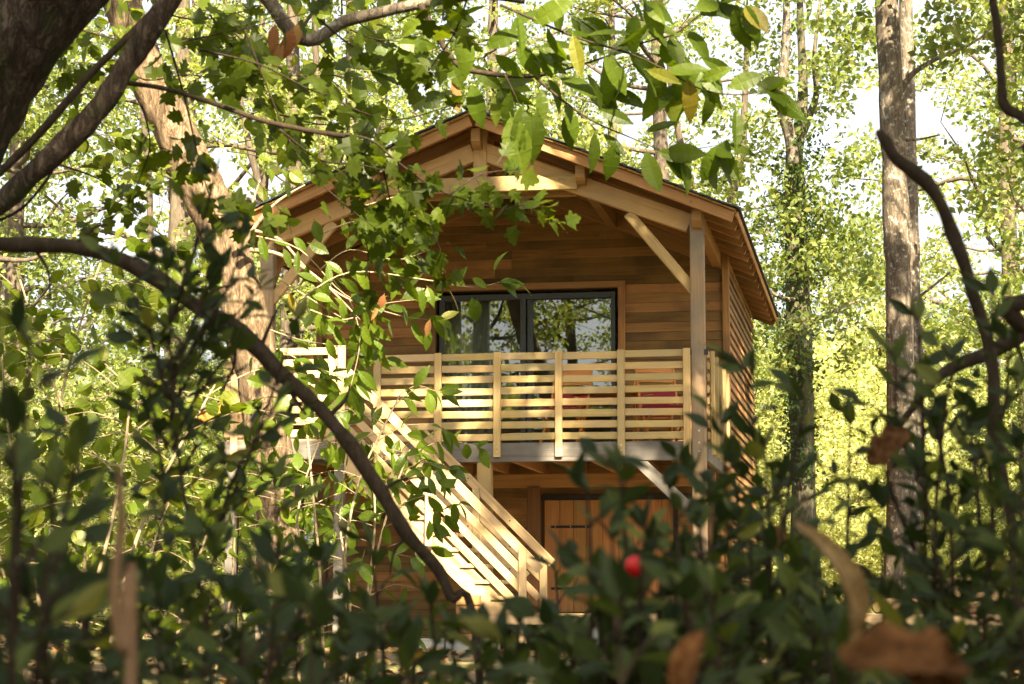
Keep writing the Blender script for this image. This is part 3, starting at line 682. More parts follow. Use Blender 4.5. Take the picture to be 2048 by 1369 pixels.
def tree_kind(seed, H, tr, crown_r, z0, nlimb, per_limb, leaves, lsize, matl, barkm, lean=.5, flat=.65, crad=.75):
    """returns (trunk mesh, limb mesh, crown mesh) about the tree's foot"""
    q = random.Random(seed)
    pts = []; x = y = 0
    for i in range(9):
        t_ = i / 8; pts.append((Vector((x, y, -.3 + t_ * (H + .3))), tr * (1.25 - .25 * min(1, t_ * 8)) * (1 - .75 * t_) + .012)); x += q.gauss(0, .10) * lean; y += q.gauss(0, .10) * lean
    tv, tf = tube_data(spline(pts, 4), 10, .18, seed, 2.5)
    lv, lf, cen, rad = [], [], [], []
    for i in range(nlimb):
        t_ = z0 + (1 - z0) * (i + q.random()) / nlimb; zz = t_ * H
        k = min(7, int(t_ * 8)); p0 = pts[k][0].lerp(pts[k + 1][0], t_ * 8 - k)
        an = i * 2.4 + q.random() * 1.2; prof = math.sin(min(1, (1 - t_) * 1.6 + .18) * math.pi / 2) * (.55 + .45 * min(1, (t_ - z0) * 4 + .3))
        ln = crown_r * prof * q.uniform(.7, 1.15); el = q.uniform(-.05, .6)
        dr = Vector((math.cos(an) * math.cos(el), math.sin(an) * math.cos(el), math.sin(el)))
        path = [(p0, tr * .32 * (1 - .6 * t_) + .01)]
        for j in range(1, 5):
            path.append((p0 + dr * ln * j / 4 + Vector((q.gauss(0, .12), q.gauss(0, .12), q.gauss(0, .12) + .04 * j * j * .5)), path[0][1] * (1 - j / 4.6)))
        v, f = tube_data(spline(path, 3), 5, .1, seed); b = len(lv); lv += v; lf += [tuple(b + w_ for w_ in g_) for g_ in f]
        for j in range(per_limb):
            s_ = q.uniform(.3, 1.08); k = min(3, int(s_ * 4)); base_ = path[k][0].lerp(path[min(4, k + 1)][0], min(1, s_ * 4 - k))
            cen.append(base_ + Vector((q.gauss(0, .55), q.gauss(0, .55), q.gauss(0, .4)))); rad.append(crad * q.uniform(.55, 1.35))
            v, f = tube_data([(base_, .012), (cen[-1], .005)], 3); b = len(lv); lv += v; lf += [tuple(b + w_ for w_ in g_) for g_ in f]
    rad = np.array(rad); cnt = npr.multinomial(leaves, rad ** 2 / (rad ** 2).sum())
    V, F = leaf_cloud(np.array([tuple(c_) for c_ in cen]), rad, cnt, lsize, flat)
    return mesh('trunk', tv, tf, M[barkm], True), mesh('limbs', lv, lf, M[barkm], True), np_mesh('crown', V, F, M[matl])
def plant_tree(kind, x, y, s, rz, label, group=None, name='tree', cat='tree'):
    e = empty(name, (x, y, ground_z(x, y)), rz=rz); e.scale = (s, s, s * rnd.uniform(.92, 1.1)); tag(e, label, cat, group)
    for nm, me in zip(('trunk', 'limbs', 'crown'), kind):
        if me is not None: obj(nm, me, e)
    return e
K_OAK = [tree_kind(3, 17, .24, 3.6, .22, 24, 4, 9500, .145, 'far', 'bark_far', crad=.62), tree_kind(8, 19, .27, 3.9, .18, 26, 4, 10500, .145, 'far2', 'bark_far', crad=.62),
         tree_kind(15, 15, .19, 3.0, .12, 24, 4, 9000, .135, 'far', 'bark_oak', crad=.6)]
K_UND = [tree_kind(21, 5.5, .07, 2.3, .06, 22, 5, 10000, .115, 'far2', 'bark_far', 1.2), tree_kind(27, 7.5, .08, 2.5, .08, 24, 5, 11000, .12, 'far', 'bark_far', 1.2)]
GT = 'sunlit oaks of the wood behind the cabin'; GU = 'leafy understorey trees behind the cabin'
LT = 'tall sunlit oak in the wood behind the cabin'; LU = 'low bushy understorey tree in the wood behind the cabin'
spots = []
for row, (yy, n_, sc_) in enumerate(((42, 4, .95), (50, 5, 1.05), (61, 6, 1.15), (78, 6, 1.3))):
    half = yy * .26 + 2
    for i in range(n_):
        x = -half + 2 * half * (i + .5 + rnd.uniform(-.35, .35)) / n_
        q_ = 1024 + x / yy * 4299
        if yy < 55 and 1500 < q_ < 2000: continue                      # the glade
        if 1430 < q_ < 2000 and rnd.random() < .5: continue
        if 700 < q_ < 1000 and yy > 55 and rnd.random() < .4: continue
        spots.append((x, yy + rnd.uniform(-3, 3), sc_))
OAK_L = ('tall oak with a deep green crown in the wood behind the cabin', 'tall oak with a pale yellow-green crown in the wood behind the cabin', 'slender oak leafy almost to its foot in the wood behind the cabin')
UND_L = ('low spreading bush-like tree with pale leaves in the wood behind the cabin', 'taller understorey tree with deep green leaves in the wood behind the cabin')
for i, (x, yy, s_) in enumerate(spots):
    k = rnd.randrange(3); plant_tree(K_OAK[k], x, yy, s_ * rnd.uniform(.9, 1.15), rnd.uniform(0, 6.3), OAK_L[k], GT + ', ' + ('deep green', 'pale', 'slender')[k], 'oak_tree')
for row, (yy, n_, sc_) in enumerate(((38, 7, .7), (46, 8, .8), (58, 9, .95), (84, 11, 1.5))):
    half = yy * .26 + 2
    for i in range(n_):
        x = -half + 2 * half * (i + .5 + rnd.uniform(-.35, .35)) / n_
        if yy < 45 and -4.2 < x < 4.6: continue
        if yy < 50 and 1500 < 1024 + x / yy * 4299 < 1850: continue
        k = rnd.randrange(2); plant_tree(K_UND[k], x, yy + rnd.uniform(-3, 3), sc_ * rnd.uniform(.8, 1.2), rnd.uniform(0, 6.3), UND_L[k], GU + ', ' + ('pale', 'deep green')[k], 'understorey_tree')
M['glade'] = leafmat('sunlit_tint_foliage', [(0, (0.28, 0.31, 0.10)), (0.6, (0.38, 0.39, 0.15)), (1, (0.48, 0.46, 0.22))], 0.5, (1.5, 1.5, .8), rough=.5, hue=.03)  # the glade's bright sunlight is put into paler leaf colours
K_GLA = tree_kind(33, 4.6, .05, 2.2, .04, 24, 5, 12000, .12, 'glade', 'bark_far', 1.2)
for x, yy, s_ in ((5.6, 43, .7), (7.2, 44, .75), (8.8, 43, .7), (10.4, 44, .8), (6.4, 48, 1.0), (8.6, 49, 1.1), (10.8, 50, 1.1), (13.0, 48, 1.0), (7.4, 55, 1.35), (10.2, 56, 1.4), (-7.5, 40, .6), (-10, 45, 1.0)):
    plant_tree(K_GLA, x, yy, s_, rnd.uniform(0, 6.3), 'bush in the glade behind the cabin, leaves coloured pale as if sunlit', 'glade bushes with sunlight put into their leaf colour', 'glade_bush', 'bush')
# trees added out of view to cut skylight, mirrored in the glass door
for x, yy, s_ in ((-3.5, -4.5, .7), (3.6, -4.2, .75), (.4, -7.5, .9), (-7.5, -3, .9), (7.5, -2.5, .9), (-6, 4.5, .75), (6.2, 3.5, .75), (-9, 9, .9), (8.6, 9.5, .8), (-4, -9.5, 1), (4.6, -9.5, 1.0), (-11, 15, 1)):
    plant_tree(rnd.choice(K_UND), x, yy, s_, rnd.uniform(0, 6.3), 'bushy young tree added out of view to cut skylight on the clearing', 'young trees added out of view round the clearing', 'understorey_tree')
for x, yy, s_ in ((-9, -12, 1.0), (2, -15, 1.1), (9, -13, 1.0), (-3, -21, 1.3), (5, -20, 1.3), (14, -20, 1.3), (-14, -18, 1.3), (-8, -20, 1.3), (-9.5, 13, 1.0), (-11, 20, 1.1), (-10, 4, 1.1), (9.5, 4, 1.1), (10.5, 12, 1.0), (-13, -6, 1.2), (13, -6, 1.2), (13.5, 20, 1.1)):
    plant_tree(rnd.choice(K_OAK), x, yy, s_, rnd.uniform(0, 6.3), 'oak added out of view to cut skylight, facing the cabin front', 'oaks added out of view round the clearing', 'oak_tree')

# ------------------------------------------------------------------ the single trees one can tell apart
def solo_tree(name, label, foot, path, mat, cat='tree', n=14, rough=.12, freq=4.0):
    e = empty(name, foot); tag(e, label, cat)
    tube('trunk', e, mat, path, n, rough, 6, freq, foot)
    return e
def px_path(lst, d): return [(at(x, y, d), px(wd, d) / 2) for x, y, wd in lst]
# straight grey oak to the right of the cabin
f0 = at(1797, 1290, 30.0); f0.z = ground_z(f0.x, f0.y)
T1 = solo_tree('oak_tree', 'tall straight oak trunk with grey lichen standing beside the cabin', f0, [(f0 + Vector((0, 0, -.2)), .30), (f0 + Vector((0, 0, .35)), .235)] + px_path([(1800, 1050, 58), (1802, 800, 56), (1797, 560, 54), (1790, 380, 52), (1783, 200, 49), (1776, 60, 46), (1770, -150, 50), (1764, -500, 44), (1758, -900, 34), (1752, -1300, 16)], 30), 'bark_oak')
tube('limb', T1, 'bark_oak', px_path([(1795, 190, 20), (1812, 165, 13), (1835, 140, 12), (1880, 115, 9), (1930, 95, 6), (1985, 60, 3)], 30), 6, .15, 5, 6, f0)
tube('limb', T1, 'bark_oak', px_path([(1812, 280, 8), (1840, 279, 5), (1880, 270, 3)], 30), 5, .15, 5, 6, f0)
tube('limb', T1, 'bark_oak', px_path([(1800, 620, 10), (1850, 585, 6), (1900, 545, 4)], 30.3), 5, .15, 5, 6, f0)
cen, rad = [], []
for x, y, r_ in [(1860, 130, 40), (1900, 105, 55), (1950, 85, 60), (1990, 50, 60), (2040, 90, 70), (1930, 30, 60), (1870, 20, 50), (1700, 40, 60), (1690, 120, 40), (2010, 150, 70), (2045, 210, 60), (2000, 330, 70), (1985, 250, 40), (2050, 330, 60), (1960, 400, 60), (1890, 300, 30), (2060, 20, 70), (1720, -60, 90), (1850, -80, 90)]:
    for k in range(3):
        p = at(x + rnd.gauss(0, 25), y + rnd.gauss(0, 20), 30 + rnd.gauss(0, .8)); cen.append(tuple(p - f0)); rad.append(px(r_, 30) * rnd.uniform(.7, 1.2))
for k in range(24):
    a = rnd.uniform(0, 6.28); r_ = rnd.uniform(.5, 3); cen.append((r_ * math.cos(a) - .3, r_ * math.sin(a), rnd.uniform(10, 18))); rad.append(rnd.uniform(.5, .9))
rad = np.array(rad); V, F = leaf_cloud(np.array(cen), rad, np.maximum(8, (rad ** 2 * 220).astype(int)), .125, .8)
obj('crown', np_mesh('crown', V, F, M['far']), T1)
f1 = at(1822, 1290, 33.5); f1.z = ground_z(f1.x, f1.y)
solo_tree('oak_tree', 'thin grey trunk close behind the tall straight oak', f1, [(f1, .16)] + px_path([(1826, 1050, 40), (1828, 800, 38), (1822, 500, 36), (1815, 200, 32), (1808, -200, 24), (1800, -500, 10)], 33.5), 'bark_oak', n=10)
# forked, ivy-clad oak
f2 = at(1612, 1285, 37.0); f2.z = ground_z(f2.x, f2.y)
T2 = solo_tree('oak_tree', 'forked oak with ivy on its stem, beside the cabin eave', f2, [(f2 + Vector((0, 0, -.2)), .34)] + px_path([(1608, 1000, 48), (1602, 800, 50), (1597, 620, 50), (1592, 480, 46), (1590, 380, 42), (1590, 300, 34), (1602, 240, 24), (1606, 150, 18), (1600, 0, 14), (1605, -300, 8)], 37), 'bark_ivy')
tube('limb', T2, 'bark_oak', px_path([(1588, 330, 26), (1580, 270, 24), (1564, 220, 22), (1566, 150, 20), (1572, 80, 16), (1575, -100, 12), (1580, -300, 6)], 36.8), 8, .12, 5, 4, f2)
tube('limb', T2, 'bark_ivy', px_path([(1592, 300, 18), (1615, 240, 16), (1632, 190, 13), (1628, 120, 9), (1640, 0, 5)], 37.2), 7, .12, 5, 4, f2)
tube('limb', T2, 'bark_oak', px_path([(1590, 600, 12), (1560, 595, 9), (1520, 570, 5)], 36.8), 5, .12, 5, 4, f2)
tube('limb', T2, 'bark_oak', px_path([(1600, 660, 12), (1650, 630, 8), (1720, 600, 4)], 37), 5, .12, 5, 4, f2)
cen, rad = [], []
for y in range(230, 960, 14):
    for k in range(3): cen.append(tuple(at(1597 + rnd.gauss(0, 24 if y < 560 else 17), y + rnd.uniform(-8, 8), 36.9 + rnd.gauss(0, .2)) - f2)); rad.append(rnd.uniform(.12, .30))
rad = np.array(rad); V, F = leaf_cloud(np.array(cen), rad, np.full(len(rad), 20), .085, 1.0)
obj('ivy_foliage', np_mesh('ivy', V, F, M['ivy']), T2)
cen, rad = [], []
for x, y, sx, sy, k in ((1560, 420, 60, 60, 16), (1640, 430, 60, 50, 14), (1700, 480, 50, 60, 12), (1590, 480, 90, 50, 16), (1540, 180, 40, 60, 10), (1660, 150, 50, 70, 12), (1600, 60, 70, 60, 16), (1680, 640, 50, 60, 12), (1540, 560, 30, 60, 6), (1560, 700, 40, 60, 8), (1720, 330, 40, 60, 8)):
    for j in range(k): cen.append(tuple(at(x + rnd.gauss(0, sx), y + rnd.gauss(0, sy), 37 + rnd.gauss(0, .9)) - f2)); rad.append(rnd.uniform(.25, .6))
for j in range(24):
    a = rnd.uniform(0, 6.28); r_ = rnd.uniform(.3, 2.5); cen.append((r_ * math.cos(a), r_ * math.sin(a), rnd.uniform(9.5, 18))); rad.append(rnd.uniform(.5, .9))
rad = np.array(rad); V, F = leaf_cloud(np.array(cen), rad, np.maximum(10, (rad ** 2 * 260).astype(int)), .12, .7)
obj('crown', np_mesh('crown', V, F, M['far']), T2)
for i, (lab, pts, d) in enumerate((('bare sunlit oak trunk showing above the roof slope', [(1384, 420, 16), (1376, 350, 15), (1362, 290, 14), (1345, 200, 11), (1335, 100, 8)], 44), ('pale oak trunk between the roof slope and the forked oak', [(1462, 440, 20), (1470, 370, 19), (1484, 300, 17), (1490, 200, 13), (1494, 60, 9)], 42),
        ('slim oak trunk rising above the dark lobed leaves', [(650, 420, 17), (640, 250, 16), (632, 120, 14), (628, 0, 12), (625, -150, 9)], 40), ('leaning slim oak beyond the sunlit leaning trunk', [(520, 430, 15), (500, 300, 14), (470, 150, 12), (450, 0, 9)], 42), ('slim dark oak beyond the mossy maple limb', [(300, 420, 13), (288, 250, 12), (282, 100, 11), (278, -60, 9)], 45))):
    x, y, wd = pts[0]; fz = at(x, 1270, d); fz.z = ground_z(fz.x, fz.y)
    solo_tree('oak_tree', lab, fz, [(fz, px(wd, d) * .62), (at(x, 900, d), px(wd, d) * .55)] + px_path(pts, d), 'bark_far', n=9)

# the sunlit leaning tree in front of the landing
D_L = 18.6
fl = at(585, 1330, D_L); fl.z = ground_z(fl.x, fl.y)
LEAN = solo_tree('leaning_tree', 'sunlit pale leaning trunk in front of the stair landing', fl, [(fl + Vector((.05, 0, -.25)), .30)] + px_path([(566, 1180, 84), (550, 1000, 84), (532, 850, 86), (507, 700, 88), (472, 560, 86), (427, 430, 88), (377, 320, 90), (325, 215, 84), (280, 110, 76), (240, 0, 70), (190, -160, 76), (120, -400, 66), (60, -700, 52), (10, -1050, 34), (-20, -1400, 16)], D_L), 'bark_pale', n=22, rough=.16, freq=5)
tube('limb', LEAN, 'bark_pale', px_path([(545, 1190, 44), (540, 1000, 40), (500, 800, 30), (470, 640, 24), (440, 520, 16)], D_L + .25), 9, .2, 6, 5, fl)
for pts in ([(470, 480, 11), (500, 462, 7), (560, 480, 6), (620, 545, 5), (700, 600, 4), (800, 632, 2)], [(480, 500, 12), (520, 440, 8), (560, 400, 6), (610, 370, 3)], [(478, 470, 8), (500, 420, 5), (520, 360, 3)], [(500, 500, 9), (560, 510, 7), (640, 560, 5), (720, 640, 3)]):
    tube('shoot', LEAN, 'palestem', px_path(pts, D_L - .3), 6, .1, 5, 6, fl)
for path, d, n_ in (([(500, 470), (600, 500), (690, 590), (800, 632), (880, 640)], 12.5, 0), ([(600, 600), (700, 545), (850, 560), (940, 575), (1000, 565)], 12.2, 0), ([(640, 470), (700, 445), (760, 440), (850, 430)], 12.8, 0), ([(540, 660), (600, 680), (660, 690), (710, 700)], 13, 0), ([(560, 560), (640, 610), (720, 660), (760, 700)], 12.6, 0), ([(620, 620), (690, 640), (760, 610), (830, 600)], 12.4, 0), ([(700, 600), (720, 680), (700, 780)], 12.5, 0), ([(560, 700), (620, 730), (700, 760)], 12.8, 0), ([(640, 540), (700, 500), (790, 520), (860, 500)], 12.9, 0), ([(700, 420), (770, 400), (830, 380)], 12.9, 0)):
    leafy_twig(LEAN, fl, path, d, .005, L_CHE, .135, .050, .07, droop=.5, face=.55, bark_='palestem')

# leafy boughs of the leaning tree, sunlit, above and beside the roof slope
bst = []
for k in range(62):
    x, y = rnd.uniform(90, 760), rnd.uniform(-40, 430)
    if y > 330 - (x - 420) * .55 and x > 560: continue
    if y > 130 and abs(x + 50 - (300 + (y - 130) * .5)) < 95: continue          # the trunk itself stays clear
    an = rnd.uniform(-.4, .9); ln = rnd.uniform(70, 150); d = rnd.uniform(12.5, 16.5)
    leafy_twig(LEAN, fl, [(x, y), (x + ln * .5 * math.cos(an), y + ln * .5 * math.sin(an) - 10), (x + ln * math.cos(an), y + ln * math.sin(an))], d, .004, L_HAZ, .105, .075, .06, droop=.45, face=.5, dj=rnd.uniform(-.5, .5), store=bst)
many_leaves(LEAN, fl, bst, 60, L_HAZ, M['hazel'])
# ------------------------------------------------------------------ unseen trees overhead, their crowns laid out to shade the clearing
OVER = [(-5.2, 15.5, .20), (5.3, 14.5, .22), (-4.6, 6.5, .20), (4.4, 6.0, .18), (-3.8, -5.5, .2), (3.6, -7.5, .2), (9.0, 23.0, .22), (-9.0, 22.0, .22)]
def cover(gx, gy):
    """how much of the sun the crowns take, over the ground"""
    if gy > 43: return 0
    if gy < 7.5: return (.93 if gx < .1 else .78) if abs(gx) < 3 else .7
    if gy < 11: return .5
    if gy < 17.6 and gx < -.2: return .28
    if gy < 19: return .6
    if gy < 25 and gx < -1.9: return .2
    if gy < 28.0 and -2.6 < gx < .6: return .66
    if 27 < gy < 29.4 and gx < -2.2: return .5
    if 28 <= gy < 29.7 and gx < 1.8: return .76
    if 29.7 <= gy < 36 and -5 < gx < 1.8: return .95
    if 1.8 <= gx < 3.3 and gy > 27.5: return .3
    if gx >= 3.3 and gy > 29: return .72
    return .45
# gaps cut into the crowns so the sun reaches chosen spots
FLECKS = [(house(-1.72, -.04, 5.85), .42), (house(-2.3, -.04, 5.86), .3), (house(-3.0, 0, 3.25), .32), (house(-1.63, -.04, 2.75), .26), (house(-.6, .05, 5.2), .22), (house(.16, 2.5, 3.6), .55), (house(.18, 3.4, 2.4), .5), (house(.18, 5, 3.2), .5), (house(-3.6, 0, 3.4), .25), (at(1690, 1150, 1.25), .45), (at(1590, 1230, 1.6), .3), (at(1300, 1080, 1.65), .25), (at(1800, 470, 30), .4), (at(1790, 650, 30), .3), (at(1612, 990, 37), .5), (at(1800, 900, 30), .3), (house(-4.3, -.95, 3.2), .5), (house(-2.6, -.9, 1.9), .3), (house(-2.5, -.9, 1.25), .35), (at(520, 900, D_L), .5), (at(400, 380, D_L), .6), (at(540, 760, D_L), .4)]
cl = [[] for _ in OVER]
cell = .5; A_eff = .34
gy = 0.0
while gy < 43:
    gx = -8.0
    while gx < 8.5:
        lam = -math.log(1 - cover(gx, gy) + 1e-6) * cell * cell / A_eff
        k = int(npr.poisson(lam))
        for _ in range(k):
            zt_ = rnd.uniform(10, 17); p = Vector((gx + rnd.random() * cell, gy + rnd.random() * cell, 0)) + SUN * (zt_ / SUN.z)
            if p.z < .85 + max(0, p.y) * .30 + 1.2: continue
            if any((p - q_ - SUN * (p - q_).dot(SUN)).length < r_ for q_, r_ in FLECKS): continue
            j = min(range(len(OVER)), key=lambda q: (p.x - OVER[q][0]) ** 2 + (p.y - OVER[q][1]) ** 2)
            cl[j].append((p, rnd.uniform(.28, .5)))
        gx += cell
    gy += cell
olab = ['unseen oak off the leaning trunk, crown laid out for shade', 'unseen oak on the berry side of the clearing, crown laid out for shade', 'unseen chestnut over the maple, crown laid out for shade', 'unseen oak over the broom shrubs, crown laid out for shade', 'unseen oak behind the photographer on the maple side, crown laid out for shade', 'unseen oak behind the photographer on the log side, crown laid out for shade', 'unseen oak beyond the log pile, crown laid out for shade', 'unseen oak beyond the lean-to, crown laid out for shade']
over_objs = []
for (x, y, r_), cs, lb in zip(OVER, cl, olab):
    f = Vector((x, y, ground_z(x, y))); e = empty('oak_tree', f); tag(e, lb, 'tree', 'unseen trees laid out to shade the clearing'); over_objs.append(e)
    top_ = Vector((x + rnd.uniform(-.6, .6), y + rnd.uniform(-.6, .6), 16)) - f
    tube('trunk', e, 'bark_oak', [((0, 0, -.3), r_ * 1.3), ((0, 0, 1), r_), (top_ * .3, r_ * .9), (top_ * .6, r_ * .7), (top_, .03)], 10, .15, 5, 3)
    lv, lf = [], []
    for p, rr_ in cs[::3]:
        h_ = max(.35, min(.95, (p.z - 3.5) / 16)); a = top_ * h_; b_ = p - f
        v, ff = tube_data(spline([(a, .03), (a.lerp(b_, .5) + Vector((0, 0, .3)), .018), (b_, .006)], 3), 4); k = len(lv); lv += v; lf += [tuple(k + q for q in g_) for g_ in ff]
    if cs:
        obj('limbs', mesh('limbs', lv, lf, M['bark_oak'], True), e)
        rad = np.array([c_[1] for c_ in cs]); V, F = leaf_cloud(np.array([tuple(c_[0] - f) for c_ in cs]), rad, np.maximum(24, (rad ** 2 * 900).astype(int)), .17, .8)
        obj('crown', np_mesh('crown', V, F, M['far']), e)

# ------------------------------------------------------------------ mossy maple with its lobed leaves
fm = at(-330, 1500, 5.2); fm.z = ground_z(fm.x, fm.y)
MAPLE = solo_tree('maple_tree', 'dark mossy maple with lobed leaves hanging across the cabin roof', fm, [(fm + Vector((0, 0, -.15)), .17)] + px_path([(-300, 900, 270), (-235, 560, 255), (-165, 350, 245), (-70, 190, 235), (20, 60, 228), (105, -40, 222), (230, -220, 190), (380, -500, 150), (480, -900, 110), (560, -1400, 60)], 5.0), 'bark_moss', n=20, rough=.14, freq=14)
tube('limb', MAPLE, 'bark_moss', px_path([(-190, 560, 42), (-80, 470, 42), (0, 408, 42), (60, 352, 45), (130, 288, 46), (200, 214, 47), (255, 130, 45), (300, 60, 46), (345, -10, 44), (420, -140, 36), (520, -330, 22)], 4.7), 10, .16, 6, 30, fm)
tube('limb', MAPLE, 'twig', px_path([(-120, 450, 18), (0, 345, 17), (90, 255, 17), (180, 150, 16), (240, 90, 14), (310, 15, 11), (400, -90, 7)], 4.9), 7, .12, 6, 30, fm)
for p_, wd in (([(-40, 455), (40, 420), (100, 350), (120, 300)], 6), ([(245, 165), (330, 178), (420, 205), (520, 240), (620, 262), (690, 272)], 10)):
    tube('limb', MAPLE, 'twig', px_path([(x, y, wd) for x, y in p_], 5.2), 6, .1, 5, 30, fm)
mt = [([(680, 268), (740, 280), (790, 320), (860, 372), (930, 400), (1010, 420), (1120, 445)], 5.8), ([(330, 60), (370, 200), (400, 330), (430, 430)], 5.6), ([(160, 60), (300, 90), (430, 70), (560, 40), (640, 20)], 6.0), ([(280, 200), (300, 290), (270, 380)], 6.2),
      ([(490, 60), (540, 190), (600, 320), (690, 410), (770, 470)], 5.9), ([(600, 150), (690, 210), (790, 240), (900, 212)], 6.0), ([(940, -20), (912, 60), (880, 110), (850, 150)], 5.5), ([(400, 100), (520, 130), (620, 180), (660, 190)], 5.7), ([(690, 300), (715, 400), (735, 500), (740, 580)], 6.3),
      ([(820, 350), (850, 430), (880, 500), (890, 560)], 6.1), ([(420, 30), (480, 110), (560, 150), (690, 150)], 6.4), ([(230, 120), (290, 160), (380, 150), (470, 170)], 6.2), ([(120, 330), (200, 360), (260, 410)], 6.6), ([(560, 260), (640, 320), (720, 330), (800, 350)], 5.6),
      ([(640, 40), (700, 90), (760, 120), (840, 130)], 6.3), ([(300, 20), (400, 40), (500, 20)], 6.5), ([(560, 230), (650, 250), (720, 235)], 6.4), ([(900, 390), (960, 350), (1030, 340)], 5.9), ([(760, 300), (780, 400), (800, 460)], 6.2)]
mst = []
for path, d in mt: leafy_twig(MAPLE, fm, path, d, .0035, L_MAP, .060, .044, .045, droop=.5, face=.6, dj=.3, tipcluster=2, store=mst)
for path, d in mt[:]:
    for k in range(1):
        i = rnd.randrange(len(path)); x, y = path[i]; an = rnd.uniform(0, 6.28)
        leafy_twig(MAPLE, fm, [(x, y), (x + 45 * math.cos(an), y + 30 * math.sin(an) + 8), (x + 95 * math.cos(an), y + 55 * math.sin(an) + 25)], d + rnd.uniform(-.3, .6), .002, L_MAP, .06, .036, .04, droop=.5, face=.55, dj=.3, tipcluster=2, store=mst)
many_leaves(MAPLE, fm, mst, 300, L_MAP, M['maple'])

# ------------------------------------------------------------------ sweet chestnut bough over the ridge
fc = Vector((-2.75, 7.6, ground_z(-2.75, 7.6)))
CHE = empty('chestnut_tree', fc); tag(CHE, 'sweet chestnut reaching long toothed leaves over the roof ridge', 'tree')
tube('trunk', CHE, 'bark_oak', [(fc + Vector((0, 0, -.2)), .17), (fc + Vector((0, 0, 1)), .14), (fc + Vector((.1, 0, 4)), .12), (fc + Vector((.3, -.1, 7)), .08), (fc + Vector((.5, 0, 10)), .03)], 10, .15, 5, 5, fc)
tube('limb', CHE, 'bark_oak', [(fc + Vector((.08, 0, 3.3)), .05), (at(200, -250, 7.3), .035)] + px_path([(480, -60, 32), (600, 78, 27), (690, 42, 26), (750, 28, 24), (840, 8, 22), (960, -10, 20), (1050, 0, 16)], 7.0), 8, .14, 6, 14, fc)
tube('limb', CHE, 'twig', px_path([(840, 8, 14), (905, 120, 10), (960, 145, 10), (1060, 152, 9), (1130, 140, 8)], 6.9), 6, .1, 5, 20, fc)
ct = [([(1000, 10), (1080, 45), (1160, 78), (1260, 108), (1330, 140), (1400, 178), (1470, 190), (1540, 182)], 6.6, .0045), ([(1060, 152), (1120, 142), (1200, 118), (1290, 85), (1350, 68), (1400, 30), (1440, 5)], 6.8, .0045), ([(1070, 155), (1130, 205), (1190, 245), (1260, 275), (1330, 305)], 6.7, .0045), ([(1320, 305), (1380, 300), (1440, 290)], 6.7, .003), ([(1010, 150), (1030, 190), (1040, 215)], 6.4, .003),
      ([(900, 60), (960, 90), (1010, 80), (1080, 95)], 6.7, .003), ([(870, 100), (930, 140), (1000, 170)], 7.0, .003), ([(1350, 75), (1380, 110), (1400, 140)], 6.8, .002), ([(1440, -20), (1470, 0), (1490, 12)], 6.6, .003), ([(1230, 110), (1260, 90), (1290, 60)], 6.8, .002), ([(700, 60), (760, 80), (830, 70), (900, 50)], 7.2, .003), ([(640, 90), (680, 130), (740, 140)], 7.2, .003), ([(1230, 120), (1320, 110), (1350, 170)], 6.9, .002), ([(1160, 220), (1180, 190), (1220, 180)], 6.9, .002),
      ([(1100, -20), (1130, 20), (1160, 40)], 6.7, .003), ([(1260, -30), (1290, 5)], 6.6, .003), ([(600, 80), (560, 60), (530, 90)], 7.2, .003), ([(790, 350), (800, 400), (790, 440)], 7.4, .002), ([(700, 370), (740, 390), (770, 430)], 7.4, .002)]
for path, d, r_ in ct: leafy_twig(CHE, fc, path, d, r_, L_CHE, .128, .046, .035, droop=.75, face=.65, tipcluster=4)
for k, (x, y) in enumerate(((1022, 235), (1035, 240), (1060, 238), (1045, 215), (1075, 225))):
    put_leaf(CHE, L_CHE, at(x, y, 6.3) - fc, Vector((rnd.uniform(-.3, .3), 0, -1)), -FW + rv(.3), .15)
DL_C = yellowed(L_CHE[:3], 'dead')
for x, y, d in ((585, 60, 6.9), (565, 85, 6.9), (600, 45, 6.9), (550, 50, 6.9), (768, 590, 12.2), (755, 615, 12.2), (735, 600, 12.2), (860, 640, 12.2), (905, 160, 7)):
    o = put_leaf(CHE if d < 10 else LEAN, DL_C, at(x, y, d) - (fc if d < 10 else fl), Vector((rnd.uniform(-.5, .5), 0, -1)), -FW + rv(.5), .10, 'withered_leaf')

# ------------------------------------------------------------------ hazel thicket and chestnut sapling
def shrub(name, label, cat, stems, d, leafset, mat, size, step, twiglen, ntw, limit, bark_, r0=.012, droop=.5):
    x, y = stems[0][0]; fb = at(x, y, d); fb.z = ground_z(fb.x, fb.y)
    e = empty(name, fb); tag(e, label, cat); store = []
    for st_ in stems:
        dd = d + rnd.uniform(-.6, .6)
        pts = [(at(q[0], q[1], dd + .15 * i), r0 * (1 - .75 * i / len(st_))) for i, q in enumerate(st_)]
        g_ = pts[0][0].copy(); g_.z = ground_z(g_.x, g_.y) - .05; pts.insert(0, (g_, r0 * 1.1))
        tube('stem', e, bark_, pts, 6, .1, 5, 10, fb)
        sp = spline(pts, 10)[14:]
        for k in range(ntw):
            p = sp[int((k + .5) / ntw * (len(sp) - 1))][0]
            vx = (p.x / p.y) * 4299 + 1024; vy = 1210 - (p.z - EZ) / p.y * 4299
            an = rnd.uniform(-.5, .6) + (math.pi if rnd.random() < .5 else 0); ln = twiglen * rnd.uniform(.6, 1.3)
            path = [(vx, vy), (vx + math.cos(an) * ln * .5, vy - abs(math.sin(an)) * ln * .4 - ln * .12), (vx + math.cos(an) * ln, vy - abs(math.sin(an)) * ln * .5)]
            leafy_twig(e, fb, path, p.y * 1.005, .004, leafset, size, step, .04, droop=droop, face=.4, dj=rnd.uniform(-.6, .6), bark_=bark_, store=store, tipcluster=2)
    many_leaves(e, fb, store, limit, leafset, mat)
    return e
